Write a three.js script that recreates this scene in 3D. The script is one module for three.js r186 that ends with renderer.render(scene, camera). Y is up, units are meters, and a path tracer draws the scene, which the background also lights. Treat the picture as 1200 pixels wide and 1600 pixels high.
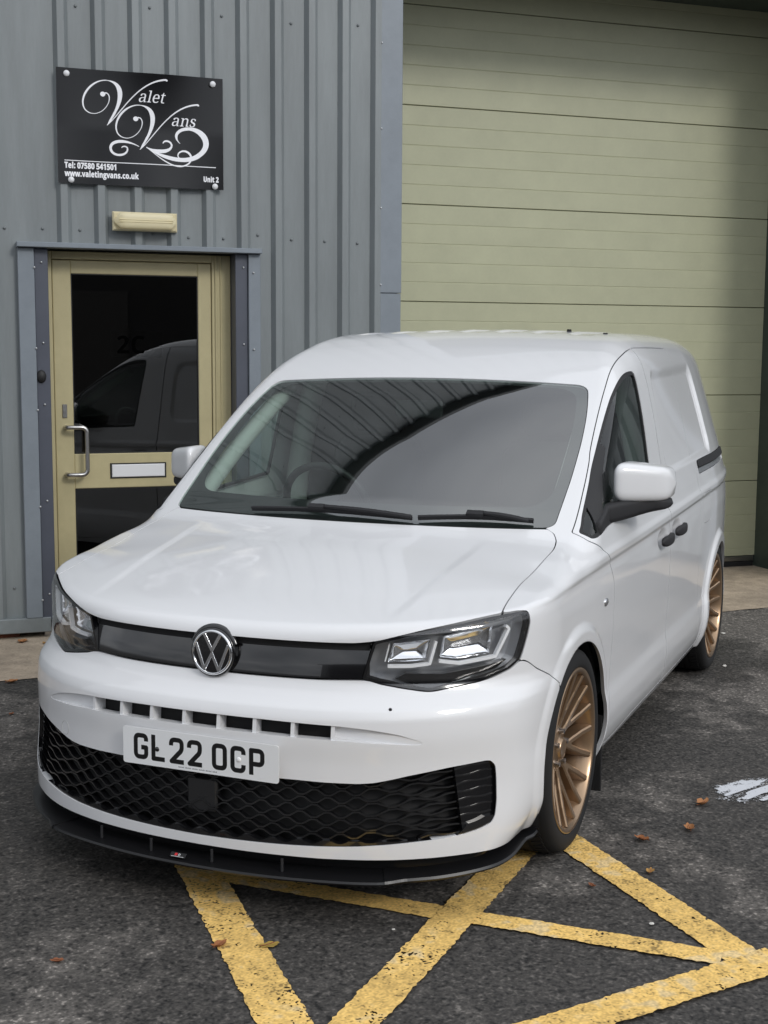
import * as THREE from 'three';
import { mergeGeometries, mergeVertices } from 'three/addons/utils/BufferGeometryUtils.js';
import { FontLoader } from 'three/addons/loaders/FontLoader.js';
import { ImprovedNoise } from 'three/addons/math/ImprovedNoise.js';

// ---------------------------------------------------------------- camera
const scene = new THREE.Scene();
const camera = new THREE.PerspectiveCamera(41.885, 768 / 1024, 0.05, 400);
{
  const pitch = 0.1203, roll = 0.0057, yaw = 0.3366;
  const fw = new THREE.Vector3(Math.sin(yaw) * Math.cos(pitch), -Math.sin(pitch), -Math.cos(yaw) * Math.cos(pitch));
  const r = new THREE.Vector3(Math.cos(yaw), 0, Math.sin(yaw));
  const u = new THREE.Vector3().crossVectors(r, fw);
  const r2 = r.clone().multiplyScalar(Math.cos(roll)).addScaledVector(u, Math.sin(roll));
  const u2 = u.clone().multiplyScalar(Math.cos(roll)).addScaledVector(r, -Math.sin(roll));
  camera.position.set(0, 1.63, 6.5);
  camera.quaternion.setFromRotationMatrix(new THREE.Matrix4().makeBasis(r2, u2, fw.clone().negate()));
  camera.updateMatrixWorld();
}

// ---------------------------------------------------------------- sky, sun, exposure
function mulberry(a) { return () => { a |= 0; a = a + 0x6D2B79F5 | 0; let t = Math.imul(a ^ a >>> 15, 1 | a); t = t + Math.imul(t ^ t >>> 7, 61 | t) ^ t; return ((t ^ t >>> 14) >>> 0) / 4294967296; }; }
const perlin = new ImprovedNoise();
function fbm(x, y, z, oct = 5) { let s = 0, a = 0.5, f = 1; for (let i = 0; i < oct; i++) { s += a * perlin.noise(x * f, y * f, z * f + i * 7.3); a *= 0.5; f *= 2.03; } return s; }
const sunDir = new THREE.Vector3(0.31, 0.50, 0.80).normalize();
{
  const W = 1024, H = 512, data = new Float32Array(W * H * 4);
  for (let j = 0; j < H; j++) for (let i = 0; i < W; i++) {
    const el = ((j + 0.5) / H - 0.5) * Math.PI, az = (i + 0.5) / W * 2 * Math.PI - Math.PI;
    const d = [Math.cos(el) * Math.cos(az), Math.sin(el), Math.cos(el) * Math.sin(az)];
    const up = Math.max(d[1], 0.0);
    let L = 0.72 + 0.28 * up;                                     // overcast sky, brighter overhead
    const q = 1 / (up + 0.28);
    const n = fbm(d[0] * q * 1.7 + 3, d[2] * q * 1.7, 1.7, 6), n2 = fbm(d[0] * q * 0.4, d[2] * q * 0.4 + 9, 4.1, 3);
    L *= 1.04 + 0.85 * n + 0.6 * n2;
    const s = d[0] * sunDir.x + d[1] * sunDir.y + d[2] * sunDir.z;
    L *= 1 + 0.9 * Math.pow(Math.max(s, 0), 5);                   // thinner cloud where the sun is
    const b = 0.5 + 0.5 * Math.tanh(n * 3);
    const k = (j * W + i) * 4;
    if (d[1] < 0) L *= 0.5;
    data[k] = L * (0.925 + 0.05 * b); data[k + 1] = L * (0.985 + 0.012 * b); data[k + 2] = L * (1.085 - 0.05 * b); data[k + 3] = 1;
  }
  const sky = new THREE.DataTexture(data, W, H, THREE.RGBAFormat, THREE.FloatType);
  sky.mapping = THREE.EquirectangularReflectionMapping; sky.magFilter = THREE.LinearFilter; sky.needsUpdate = true;
  scene.background = sky; scene.environment = sky;
  scene.backgroundIntensity = 1.06; scene.environmentIntensity = 1.06;
}
const sun = new THREE.DirectionalLight(new THREE.Color(1, 0.965, 0.91), 1.2);
sun.position.copy(sunDir).multiplyScalar(30).add(new THREE.Vector3(2, 0, 1)); sun.target.position.set(2, 0, 1);
sun.castShadow = true; sun.shadow.radius = 24; sun.shadow.mapSize.set(2048, 2048);
Object.assign(sun.shadow.camera, { left: -14, right: 14, top: 14, bottom: -14, near: 1, far: 70 });
scene.add(sun, sun.target);
const renderer = new THREE.WebGLRenderer({ antialias: true });
renderer.setSize(768, 1024);
renderer.toneMapping = THREE.LinearToneMapping;
renderer.toneMappingExposure = 0.87;
renderer.shadowMap.enabled = true; renderer.shadowMap.type = THREE.PCFSoftShadowMap;
// ---------------------------------------------------------------- van body surface
// Van frame: x forward from the front axle, y up, z to the van's right (the body is symmetric in z).
function spl(t) {                                     // monotone cubic through a table of [x, y]
  t = t.slice().sort((a, b) => a[0] - b[0]);
  const n = t.length, d = [], m = [];
  for (let i = 0; i < n - 1; i++) d.push((t[i + 1][1] - t[i][1]) / (t[i + 1][0] - t[i][0]));
  m.push(d[0]);
  for (let i = 1; i < n - 1; i++) m.push(d[i - 1] * d[i] <= 0 ? 0 : 2 * d[i - 1] * d[i] / (d[i - 1] + d[i]));
  m.push(d[n - 2]);
  return x => {
    if (x <= t[0][0]) return t[0][1] + m[0] * (x - t[0][0]);
    if (x >= t[n - 1][0]) return t[n - 1][1] + m[n - 1] * (x - t[n - 1][0]);
    let i = 0; while (x > t[i + 1][0]) i++;
    const h = t[i + 1][0] - t[i][0], s = (x - t[i][0]) / h, s2 = s * s, s3 = s2 * s;
    return (2 * s3 - 3 * s2 + 1) * t[i][1] + (s3 - 2 * s2 + s) * h * m[i] + (3 * s2 - 2 * s3) * t[i + 1][1] + (s3 - s2) * h * m[i + 1];
  };
}
const clamp = (x, a, b) => Math.min(b, Math.max(a, x));
const sstep = (a, b, x) => { const t = clamp((x - a) / (b - a), 0, 1); return t * t * (3 - 2 * t); };
const smax = (a, b, k) => { const h = Math.max(k - Math.abs(a - b), 0) / k; return Math.max(a, b) + h * h * k * 0.25; };
const HANDLES = [[-1.285, 0.868], [-1.575, 0.876]];
const WB = -2.755, WY = 0.336;                         // rear axle, wheel centre height
const frontX = spl([[0.10, 0.84], [0.15, 0.872], [0.19, 0.890], [0.25, 0.892], [0.40, 0.877], [0.46, 0.876], [0.53, 0.879], [0.585, 0.874], [0.615, 0.862], [0.635, 0.838], [0.66, 0.806], [0.69, 0.793], [0.74, 0.794], [0.80, 0.794], [0.86, 0.792], [1.2, 0.79]]);
const noseDrop = spl([[0, 0], [0.1, 0.0025], [0.2, 0.010], [0.35, 0.034], [0.45, 0.062], [0.55, 0.102], [0.65, 0.161], [0.72, 0.217], [0.78, 0.276], [0.83, 0.343], [0.865, 0.42], [0.89, 0.52], [0.91, 0.68], [0.95, 1.2]]);
const halfW = spl([[0.7, 0.87], [0.45, 0.884], [0.3, 0.890], [0.1, 0.893], [-0.3, 0.902], [-1, 0.910], [-2, 0.915], [-2.6, 0.913], [-2.85, 0.903], [-3.1, 0.882], [-3.35, 0.846], [-3.5, 0.81], [-3.62, 0.74]]);
const sect = spl([[0.10, -0.12], [0.16, -0.075], [0.2, -0.048], [0.25, -0.024], [0.30, -0.010], [0.36, -0.003], [0.40, -0.004], [0.46, -0.010], [0.55, -0.006], [0.70, 0], [0.80, 0.001], [0.86, -0.003], [0.895, -0.006], [0.915, 0.0], [0.93, 0.0], [0.955, -0.012], [1.0, -0.0215], [1.05, -0.0315], [1.16, -0.0535], [1.3, -0.079], [1.45, -0.112], [1.55, -0.141], [1.62, -0.168], [1.72, -0.215], [1.85, -0.3]]);
const creaseY = spl([[0.7, 0.876], [0.5, 0.882], [0.1, 0.905], [-0.5, 0.925], [-1, 0.935], [-1.7, 0.952], [-2.6, 0.972], [-3.6, 0.985]]);
const profY = spl([[1.0, 0.70], [0.86, 0.782], [0.80, 0.822], [0.74, 0.848], [0.6, 0.889], [0.4, 0.936], [0.2, 0.977], [0.0, 1.012], [-0.06, 1.030], [-0.2, 1.118], [-0.5, 1.306], [-0.75, 1.451], [-0.88, 1.520], [-1.0, 1.579], [-1.1, 1.621], [-1.2, 1.656], [-1.35, 1.696], [-1.5, 1.716], [-1.7, 1.727], [-2.2, 1.730], [-2.8, 1.722], [-3.2, 1.700], [-3.5, 1.655], [-3.6, 1.62]]);
const bowX = spl([[0.6, 0], [0.3, 0.02], [0.05, 0.14], [-0.15, 0.17], [-0.5, 0.12], [-0.9, 0.05], [-1.2, 0], [-3.6, 0]]);
const crown = spl([[0.8, 0.05], [0.5, 0.075], [0.2, 0.075], [-0.05, 0.05], [-0.5, 0.06], [-0.9, 0.06], [-1.2, 0.05], [-1.6, 0.05], [-3.6, 0.06]]);
const rearX = spl([[0.1, 3.55], [0.3, 3.61], [0.5, 3.625], [0.9, 3.62], [1.2, 3.59], [1.5, 3.54], [1.7, 3.48], [2, 3.4]]);
const panelSdf = (x, y) => {                           // pressed field in the load-bay side
  const qx = Math.abs(x + 2.11) - 0.60 + 0.09, qy = Math.abs(y - 1.345 + 0.02 * (x + 2.11)) - 0.225 + 0.09;
  return Math.hypot(Math.max(qx, 0), Math.max(qy, 0)) + Math.min(Math.max(qx, qy), 0) - 0.09;
};
function body(x, y, z) {
  const Z = Math.abs(z);
  let a = x - frontX(y) + noseDrop(Z) * 1.0;
  a *= 0.85 - 0.25 * sstep(0.45, 0.75, Z);
  const yy = y > 0.8 ? y - (creaseY(x) - 0.92) * sstep(0.8, 0.88, y) : y;
  let w = halfW(x) + sect(yy) - 0.05 * sstep(-1.3, -3.0, x) * sstep(0.95, 1.6, y);
  const r1 = Math.hypot(x, y - WY), r2 = Math.hypot(x - WB, y - WY);
  w += 0.013 * (1 - sstep(0.385, 0.425, r1)) * sstep(0.34, 0.36, r1) + 0.015 * (1 - sstep(0.37, 0.41, r2));
  w -= 0.014 * (1 - sstep(-0.030 - 0.03 * sstep(1.42, 1.54, y), 0.0, panelSdf(x, y)));
  for (const [hx, hy] of HANDLES) { const q = ((x - hx) / 0.115) ** 2 + ((y - hy) / 0.05) ** 2; if (q < 1) w -= 0.022 * (1 - q) * (1 - q); }
  const b = Z - w;
  let cr = crown(x) * Z * Z;
  if (x > -0.1) cr += 0.0045 * (1 - sstep(0.50, 0.54, Z - 0.06 * (0.4 - x))) * sstep(-0.1, 0.1, x) * (1 - sstep(0.5, 0.72, x));
  if (x < -1.35 && Z < 0.62) {                          // pressed roof ribs
    const p = Math.abs(((Z + 0.0825) / 0.165) % 1 - 0.5) * 2;
    cr += 0.010 * sstep(0.30, 0.5, 1 - p) * sstep(1.42, 1.56, -x) * (1 - sstep(3.2, 3.3, -x)) * (1 - sstep(0.56, 0.6, Z));
  }
  const X = x + bowX(x) * Z * Z, e = 0.004;
  const sl = (profY(X + e) - profY(X - e)) / (2 * e);
  const c = (y - profY(X) + cr) / Math.sqrt(1 + sl * sl);
  const d = (-x - rearX(y) + 0.10 * Math.pow(Z / 0.85, 4)) * 0.9;
  let f = smax(b, c, x > -0.1 ? 0.05 + 0.03 * sstep(0.1, -0.1, x) : 0.08 + 0.04 * sstep(-0.9, -1.3, x));
  f = smax(f, a, 0.036);
  return smax(f, d, 0.12);
}
function hit(o, d, t0, t1) {                            // from inside (t0) to outside (t1)
  let a = t0, b = t1;
  for (let i = 0; i < 30; i++) { const m = (a + b) / 2; if (body(o[0] + d[0] * m, o[1] + d[1] * m, o[2] + d[2] * m) < 0) a = m; else b = m; }
  return (a + b) / 2;
}
function bodyNormal(p) {
  const e = 0.0025, [x, y, z] = p;
  const n = [body(x + e, y, z) - body(x - e, y, z), body(x, y + e, z) - body(x, y - e, z), body(x, y, z + e) - body(x, y, z - e)];
  const l = Math.hypot(...n) || 1; return [n[0] / l, n[1] / l, n[2] / l];
}
// ---------------------------------------------------------------- helpers
const M4 = THREE.Matrix4, V3 = THREE.Vector3;
const lin = (r, g, b) => new THREE.Color().setRGB(r, g, b);
const std = o => new THREE.MeshStandardMaterial(Object.assign({ side: THREE.DoubleSide }, o));
const phys = o => new THREE.MeshPhysicalMaterial(Object.assign({ side: THREE.DoubleSide }, o));
const taken = {};
function numbered(name) { const k = taken[name] = (taken[name] ?? -1) + 1; return k ? name + '_' + String(k).padStart(3, '0') : name; }
function mesh(name, g, m, parent) {
  const o = new THREE.Mesh(g, m); o.castShadow = o.receiveShadow = true;
  o.name = parent ? name : numbered(name); (parent || scene).add(o); return o;
}
function tag(o, label, category, group, kind) { if (label) o.userData.label = label; if (category) o.userData.category = category; if (group) o.userData.group = group; if (kind) o.userData.kind = kind; return o; }
function thing(name, label, category, pos = [0, 0, 0], turn = 0, group) {
  const o = new THREE.Group(); o.name = numbered(name); o.position.set(...pos); o.rotation.y = turn; scene.add(o); return tag(o, label, category, group);
}
function part(name, parent) { const o = new THREE.Group(); o.name = name; parent.add(o); return o; }
function strip(g) { for (const k of Object.keys(g.attributes)) if (!['position', 'normal', 'uv'].includes(k)) g.deleteAttribute(k); return g; }
function merge(list) {
  list = list.map(g => { g = strip(g.index ? g.toNonIndexed() : g); if (!g.attributes.uv) g.setAttribute('uv', new THREE.BufferAttribute(new Float32Array(g.attributes.position.count * 2), 2)); if (!g.attributes.normal) g.computeVertexNormals(); return g; });
  return mergeGeometries(list);
}
function box(x0, x1, y0, y1, z0, z1, r = 0.003) {        // box with chamfered edges
  const w = x1 - x0, h = y1 - y0, d = z1 - z0; r = Math.min(r, w * 0.3, h * 0.3, d * 0.3);
  const s = new THREE.Shape(); const a = w / 2 - r, b = h / 2 - r;
  s.moveTo(-a, -b); s.lineTo(a, -b); s.lineTo(a, b); s.lineTo(-a, b); s.closePath();
  const g = new THREE.ExtrudeGeometry(s, { depth: d - 2 * r, bevelEnabled: true, bevelThickness: r, bevelSize: r, bevelSegments: 1, curveSegments: 1 });
  g.translate((x0 + x1) / 2, (y0 + y1) / 2, z0 + r); return g;
}
function tube(pts, r, seg = 24, rad = 10, closed = false, tension = 0.5) {
  return new THREE.TubeGeometry(new THREE.CatmullRomCurve3(pts.map(p => p.isVector3 ? p : new V3(...p)), closed, 'catmullrom', tension), seg, r, rad, closed);
}
// a bar of rectangular section along 3-D points; nrm gives the outward direction at every point
function bar(pts, nrm, width, depth) {
  const n = pts.length, P = pts.map(p => new V3(...p)), pos = [], idx = [];
  for (let i = 0; i < n; i++) {
    const t = P[Math.min(i + 1, n - 1)].clone().sub(P[Math.max(i - 1, 0)]).normalize(), N = new V3(...nrm[i]).normalize();
    const s = new V3().crossVectors(t, N).normalize().multiplyScalar(width / 2), d = N.clone().multiplyScalar(-depth);
    for (const q of [P[i].clone().add(s), P[i].clone().sub(s), P[i].clone().sub(s).add(d), P[i].clone().add(s).add(d)]) pos.push(q.x, q.y, q.z);
  }
  for (let i = 0; i < n - 1; i++) for (let k = 0; k < 4; k++) { const a = i * 4 + k, b = i * 4 + (k + 1) % 4; idx.push(a, b, b + 4, a, b + 4, a + 4); }
  idx.push(0, 1, 2, 0, 2, 3); const e = (n - 1) * 4; idx.push(e, e + 2, e + 1, e, e + 3, e + 2);
  let g = new THREE.BufferGeometry(); g.setAttribute('position', new THREE.Float32BufferAttribute(pos, 3)); g.setIndex(idx);
  g = g.toNonIndexed(); g.computeVertexNormals(); return g;
}
// rounded sections lofted along an axis: sections are {c:[x,y,z], a, b, n}, u and v the section's axes
function loft(secs, u, v, seg = 28) {
  const U = new V3(...u), W = new V3(...v), pos = [], idx = [];
  for (const s of secs) for (let k = 0; k < seg; k++) {
    const t = k / seg * Math.PI * 2, c = Math.cos(t), q = Math.sin(t), e = 2 / (s.n || 4);
    const p = new V3(...s.c).addScaledVector(U, s.a * Math.sign(c) * Math.abs(c) ** e).addScaledVector(W, s.b * Math.sign(q) * Math.abs(q) ** e);
    pos.push(p.x, p.y, p.z);
  }
  const n = secs.length;
  for (let i = 0; i < n - 1; i++) for (let k = 0; k < seg; k++) { const a = i * seg + k, b = i * seg + (k + 1) % seg; idx.push(a, b, b + seg, a, b + seg, a + seg); }
  for (const [i, f] of [[0, 1], [n - 1, 0]]) { const m = pos.length / 3; pos.push(...secs[i].c); for (let k = 0; k < seg; k++) { const a = i * seg + k, b = i * seg + (k + 1) % seg; f ? idx.push(m, b, a) : idx.push(m, a, b); } }
  const g = new THREE.BufferGeometry(); g.setAttribute('position', new THREE.Float32BufferAttribute(pos, 3)); g.setIndex(idx); g.computeVertexNormals(); return g;
}
function mirrorZ(g) {
  g = g.clone(); g.applyMatrix4(new M4().makeScale(1, 1, -1));
  if (g.index) { const a = g.index.array; for (let i = 0; i < a.length; i += 3) { const t = a[i]; a[i] = a[i + 1]; a[i + 1] = t; } }
  else { for (const k of Object.keys(g.attributes)) { const A = g.attributes[k], s = A.itemSize, a = A.array; for (let i = 0; i < A.count; i += 3) for (let c = 0; c < s; c++) { const t = a[i * s + c]; a[i * s + c] = a[(i + 1) * s + c]; a[(i + 1) * s + c] = t; } } }
  return g;
}
function canvasTex(w, h, draw) {
  const c = document.createElement('canvas'); c.width = w; c.height = h; draw(c.getContext('2d'), w, h);
  const t = new THREE.CanvasTexture(c); t.colorSpace = THREE.SRGBColorSpace; t.magFilter = THREE.LinearFilter; return t;
}
// tileable value noise
function tileNoise(seed, n) {
  const rnd = mulberry(seed), g = new Float32Array(n * n); for (let i = 0; i < g.length; i++) g[i] = rnd();
  return (x, y) => { x = ((x % n) + n) % n; y = ((y % n) + n) % n; const i = x | 0, j = y | 0, a = x - i, b = y - j, i2 = (i + 1) % n, j2 = (j + 1) % n, s = a * a * (3 - 2 * a), t = b * b * (3 - 2 * b);
    return (g[j * n + i] * (1 - s) + g[j * n + i2] * s) * (1 - t) + (g[j2 * n + i] * (1 - s) + g[j2 * n + i2] * s) * t; };
}
function dataTex(w, h, fn, srgb = true) {                   // fn(i, j) gives [r, g, b(, a)] in 0..255
  const d = new Uint8Array(w * h * 4);
  for (let j = 0; j < h; j++) for (let i = 0; i < w; i++) { const c = fn(i, j), k = (j * w + i) * 4; d[k] = clamp(c[0], 0, 255); d[k + 1] = clamp(c[1], 0, 255); d[k + 2] = clamp(c[2], 0, 255); d[k + 3] = 255; }
  const t = new THREE.DataTexture(d, w, h, THREE.RGBAFormat); if (srgb) t.colorSpace = THREE.SRGBColorSpace;
  t.magFilter = THREE.LinearFilter; t.minFilter = THREE.LinearMipmapLinearFilter; t.generateMipmaps = true; t.wrapS = t.wrapT = THREE.RepeatWrapping; t.needsUpdate = true; return t;
}
// ---------------------------------------------------------------- cutting panels out of the body surface
const XC = 0.3, ZC = 0.5;
function wrapU(x, z) {                                      // distance-like coordinate from the nose round to the flank; + on the van's left (z < 0)
  const Z = Math.abs(z), s = z > 0 ? -1 : 1;
  if (Z <= ZC && x >= XC - 0.001) return s * Z;
  if (x <= XC) return s * (1 + XC - x);
  return s * (0.5 + 0.5 * Math.atan2(Z - ZC, x - XC) / (Math.PI / 2));
}
const domains = {
  flank: (x, phi) => { const o = [x, 0.5, 0], d = [0, Math.sin(phi), -Math.cos(phi)]; const t = hit(o, d, 0.01, 1.6); return [x, 0.5 + d[1] * t, d[2] * t]; },
  nose: (u, y) => {
    const s = u < 0 ? -1 : 1, a = Math.abs(u); let o, d;
    if (a <= 0.5) { o = [XC, y, -s * a]; d = [1, 0, 0]; }
    else if (a <= 1) { const th = (a - 0.5) / 0.5 * Math.PI / 2; o = [XC, y, -s * ZC]; d = [Math.cos(th), 0, -s * Math.sin(th)]; }
    else { o = [XC - (a - 1), y, -s * ZC]; d = [0, 0, -s]; }
    const t = hit(o, d, 0, 0.9); return [o[0] + d[0] * t, y, o[2] + d[2] * t];
  },
  side: (x, y) => { const t = hit([x, y, 0], [0, 0, -1], 0.05, 1.2); return [x, y, -t]; },
  fan: (b, z) => { const d = [Math.cos(b), Math.sin(b), 0]; const t = hit([0, 0.4, z], d, 0.05, 2.2); return [d[0] * t, 0.4 + d[1] * t, z]; },
};
// region(p) < 0 inside; inset pushes the sheet inwards (number or function); flange is the depth of the turned-in edge
function panel(domain, region, [u0, u1, nu], [v0, v1, nv], { inset = 0, flange = 0.016, flangeFrom = 0 } = {}) {
  const D = domains[domain], pos = [], nor = [], uv = [], idx = [], node = new Map(), cut = new Map(), raw = [];
  const du = (u1 - u0) / nu, dv = (v1 - v0) / nv, P = new Array((nu + 1) * (nv + 1)), S = new Float32Array((nu + 1) * (nv + 1));
  for (let j = 0; j <= nv; j++) for (let i = 0; i <= nu; i++) { const k = j * (nu + 1) + i, p = D(u0 + du * i, v0 + dv * j); P[k] = p; S[k] = (i === 0 || j === 0 || i === nu || j === nv) ? Math.max(region(p), 1e-6) : region(p); }
  const add = p => { const n = bodyNormal(p), q = typeof inset === 'function' ? inset(p) : inset; raw.push([p, n]); pos.push(p[0] - n[0] * q, p[1] - n[1] * q, p[2] - n[2] * q); nor.push(...n); uv.push(p[0], p[1] + p[2]); return pos.length / 3 - 1; };
  const getNode = k => { let a = node.get(k); if (a === undefined) node.set(k, a = add(P[k])); return a; };
  const getCut = (k0, k1) => {
    const key = k0 < k1 ? k0 * 1e7 + k1 : k1 * 1e7 + k0; let a = cut.get(key); if (a !== undefined) return a;
    if (k0 > k1) [k0, k1] = [k1, k0];
    const i0 = k0 % (nu + 1), j0 = (k0 / (nu + 1)) | 0, i1 = k1 % (nu + 1), j1 = (k1 / (nu + 1)) | 0; let a0 = 0, a1 = 1, s0 = S[k0], s1 = S[k1], p = null;
    for (let it = 0; it < 6; it++) { let t = it < 3 ? a0 + (a1 - a0) * s0 / (s0 - s1) : (a0 + a1) / 2; t = clamp(t, a0 + (a1 - a0) * 0.02, a1 - (a1 - a0) * 0.02); p = D(u0 + du * (i0 + (i1 - i0) * t), v0 + dv * (j0 + (j1 - j0) * t)); const s = region(p); if ((s < 0) === (s0 < 0)) { a0 = t; s0 = s; } else { a1 = t; s1 = s; } if (Math.abs(s) < 2e-5) break; }
    cut.set(key, a = add(p)); return a;
  };
  const edges = [], tri = (a, b, c) => {
    const A = raw[a][0], B = raw[b][0], C = raw[c][0], n = raw[a][1];
    const x1 = B[0] - A[0], y1 = B[1] - A[1], z1 = B[2] - A[2], x2 = C[0] - A[0], y2 = C[1] - A[1], z2 = C[2] - A[2];
    if ((y1 * z2 - z1 * y2) * n[0] + (z1 * x2 - x1 * z2) * n[1] + (x1 * y2 - y1 * x2) * n[2] < 0) idx.push(a, c, b); else idx.push(a, b, c);
  };
  for (let j = 0; j < nv; j++) for (let i = 0; i < nu; i++) {
    const c = [j * (nu + 1) + i, j * (nu + 1) + i + 1, (j + 1) * (nu + 1) + i + 1, (j + 1) * (nu + 1) + i];
    const ins = c.map(k => S[k] < 0), cnt = ins.filter(Boolean).length; if (!cnt) continue;
    if (cnt === 4) { const q = c.map(getNode); tri(q[0], q[1], q[2]); tri(q[0], q[2], q[3]); continue; }
    if (cnt === 2 && ins[0] === ins[2]) {                       // two separate corners
      for (let k = 0; k < 4; k++) if (ins[k]) { const a = getCut(c[k], c[(k + 3) % 4]), b = getCut(c[k], c[(k + 1) % 4]); tri(getNode(c[k]), b, a); edges.push([a, b]); }
      continue;
    }
    const poly = [], cuts = [];
    for (let k = 0; k < 4; k++) { const m = (k + 1) % 4; if (ins[k]) poly.push(getNode(c[k])); if (ins[k] !== ins[m]) { const q = getCut(c[k], c[m]); poly.push(q); cuts.push(q); } }
    for (let k = 1; k < poly.length - 1; k++) tri(poly[0], poly[k], poly[k + 1]);
    if (cuts.length === 2) edges.push(cuts);
  }
  if (typeof inset === 'function') {                             // a pressed surface has its own normals
    const N = new Float32Array(pos.length), A = new V3(), B = new V3(), C = new V3();
    for (let i = 0; i < idx.length; i += 3) { const [a, b, c] = [idx[i] * 3, idx[i + 1] * 3, idx[i + 2] * 3]; A.set(pos[a], pos[a + 1], pos[a + 2]); B.set(pos[b], pos[b + 1], pos[b + 2]).sub(A); C.set(pos[c], pos[c + 1], pos[c + 2]).sub(A); B.cross(C); for (const k of [a, b, c]) { N[k] += B.x; N[k + 1] += B.y; N[k + 2] += B.z; } }
    for (let i = 0; i < N.length; i += 3) { const l = Math.hypot(N[i], N[i + 1], N[i + 2]) || 1; nor[i] = N[i] / l; nor[i + 1] = N[i + 1] / l; nor[i + 2] = N[i + 2] / l; }
  }
  if (flange) {
    for (const [a, b] of edges) {
      const q = [];
      for (const i of [a, b]) { const [p, n] = raw[i], d = typeof inset === 'function' ? inset(p) : inset; for (const e of [d + flangeFrom, d + flange]) q.push([p[0] - n[0] * e, p[1] - n[1] * e, p[2] - n[2] * e]); }
      const m = pos.length / 3, e1 = new V3(...q[2]).sub(new V3(...q[0])), e2 = new V3(...q[1]).sub(new V3(...q[0])), n = new V3().crossVectors(e1, e2).normalize();
      for (const p of q) { pos.push(...p); nor.push(n.x, n.y, n.z); uv.push(p[0], p[1] + p[2]); }
      idx.push(m, m + 2, m + 3, m, m + 3, m + 1);
    }
  }
  const g = new THREE.BufferGeometry();
  g.setAttribute('position', new THREE.Float32BufferAttribute(pos, 3)); g.setAttribute('normal', new THREE.Float32BufferAttribute(nor, 3)); g.setAttribute('uv', new THREE.Float32BufferAttribute(uv, 2)); g.setIndex(idx);
  return g;
}
function smoothLoop(pts, per = 8) {                           // closed curve through points
  const n = pts.length, out = [];
  for (let i = 0; i < n; i++) {
    const [p0, p1, p2, p3] = [-1, 0, 1, 2].map(k => pts[(i + k + n) % n]);
    const l = Math.hypot(p2[0] - p1[0], p2[1] - p1[1]), m = Math.max(1, Math.min(per, Math.round(l / 0.008)));
    for (let s = 0; s < m; s++) { const t = s / m, f = c => { const a = (p2[c] - p0[c]) * 0.5 * l / (0.5 * (Math.hypot(p2[0] - p0[0], p2[1] - p0[1]) + 1e-6)) * 0.5, b = (p3[c] - p1[c]) * 0.5 * l / (0.5 * (Math.hypot(p3[0] - p1[0], p3[1] - p1[1]) + 1e-6)) * 0.5, t2 = t * t, t3 = t2 * t; return (2 * t3 - 3 * t2 + 1) * p1[c] + (t3 - 2 * t2 + t) * a + (3 * t2 - 2 * t3) * p2[c] + (t3 - t2) * b; }; out.push([f(0), f(1)]); }
  }
  return out;
}
function polySdf(pts) {                                         // signed distance to a closed polygon
  const n = pts.length; let ax = 1e9, bx = -1e9, ay = 1e9, by = -1e9; for (const [x, y] of pts) { ax = Math.min(ax, x); bx = Math.max(bx, x); ay = Math.min(ay, y); by = Math.max(by, y); }
  return (x, y) => {
    const ox = Math.max(ax - x, x - bx, 0), oy = Math.max(ay - y, y - by, 0); if (ox > 0.05 || oy > 0.05) return Math.hypot(ox, oy);
    let d = 1e9, ins = false;
    for (let i = 0, j = n - 1; i < n; j = i++) {
      const [xi, yi] = pts[i], [xj, yj] = pts[j], ex = xj - xi, ey = yj - yi, wx = x - xi, wy = y - yi, t = clamp((wx * ex + wy * ey) / (ex * ex + ey * ey + 1e-12), 0, 1);
      const dx = wx - ex * t, dy = wy - ey * t; d = Math.min(d, dx * dx + dy * dy);
      if ((yi > y) !== (yj > y) && x < ex * (y - yi) / ey + xi) ins = !ins;
    }
    return (ins ? -1 : 1) * Math.sqrt(d);
  };
}
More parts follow.
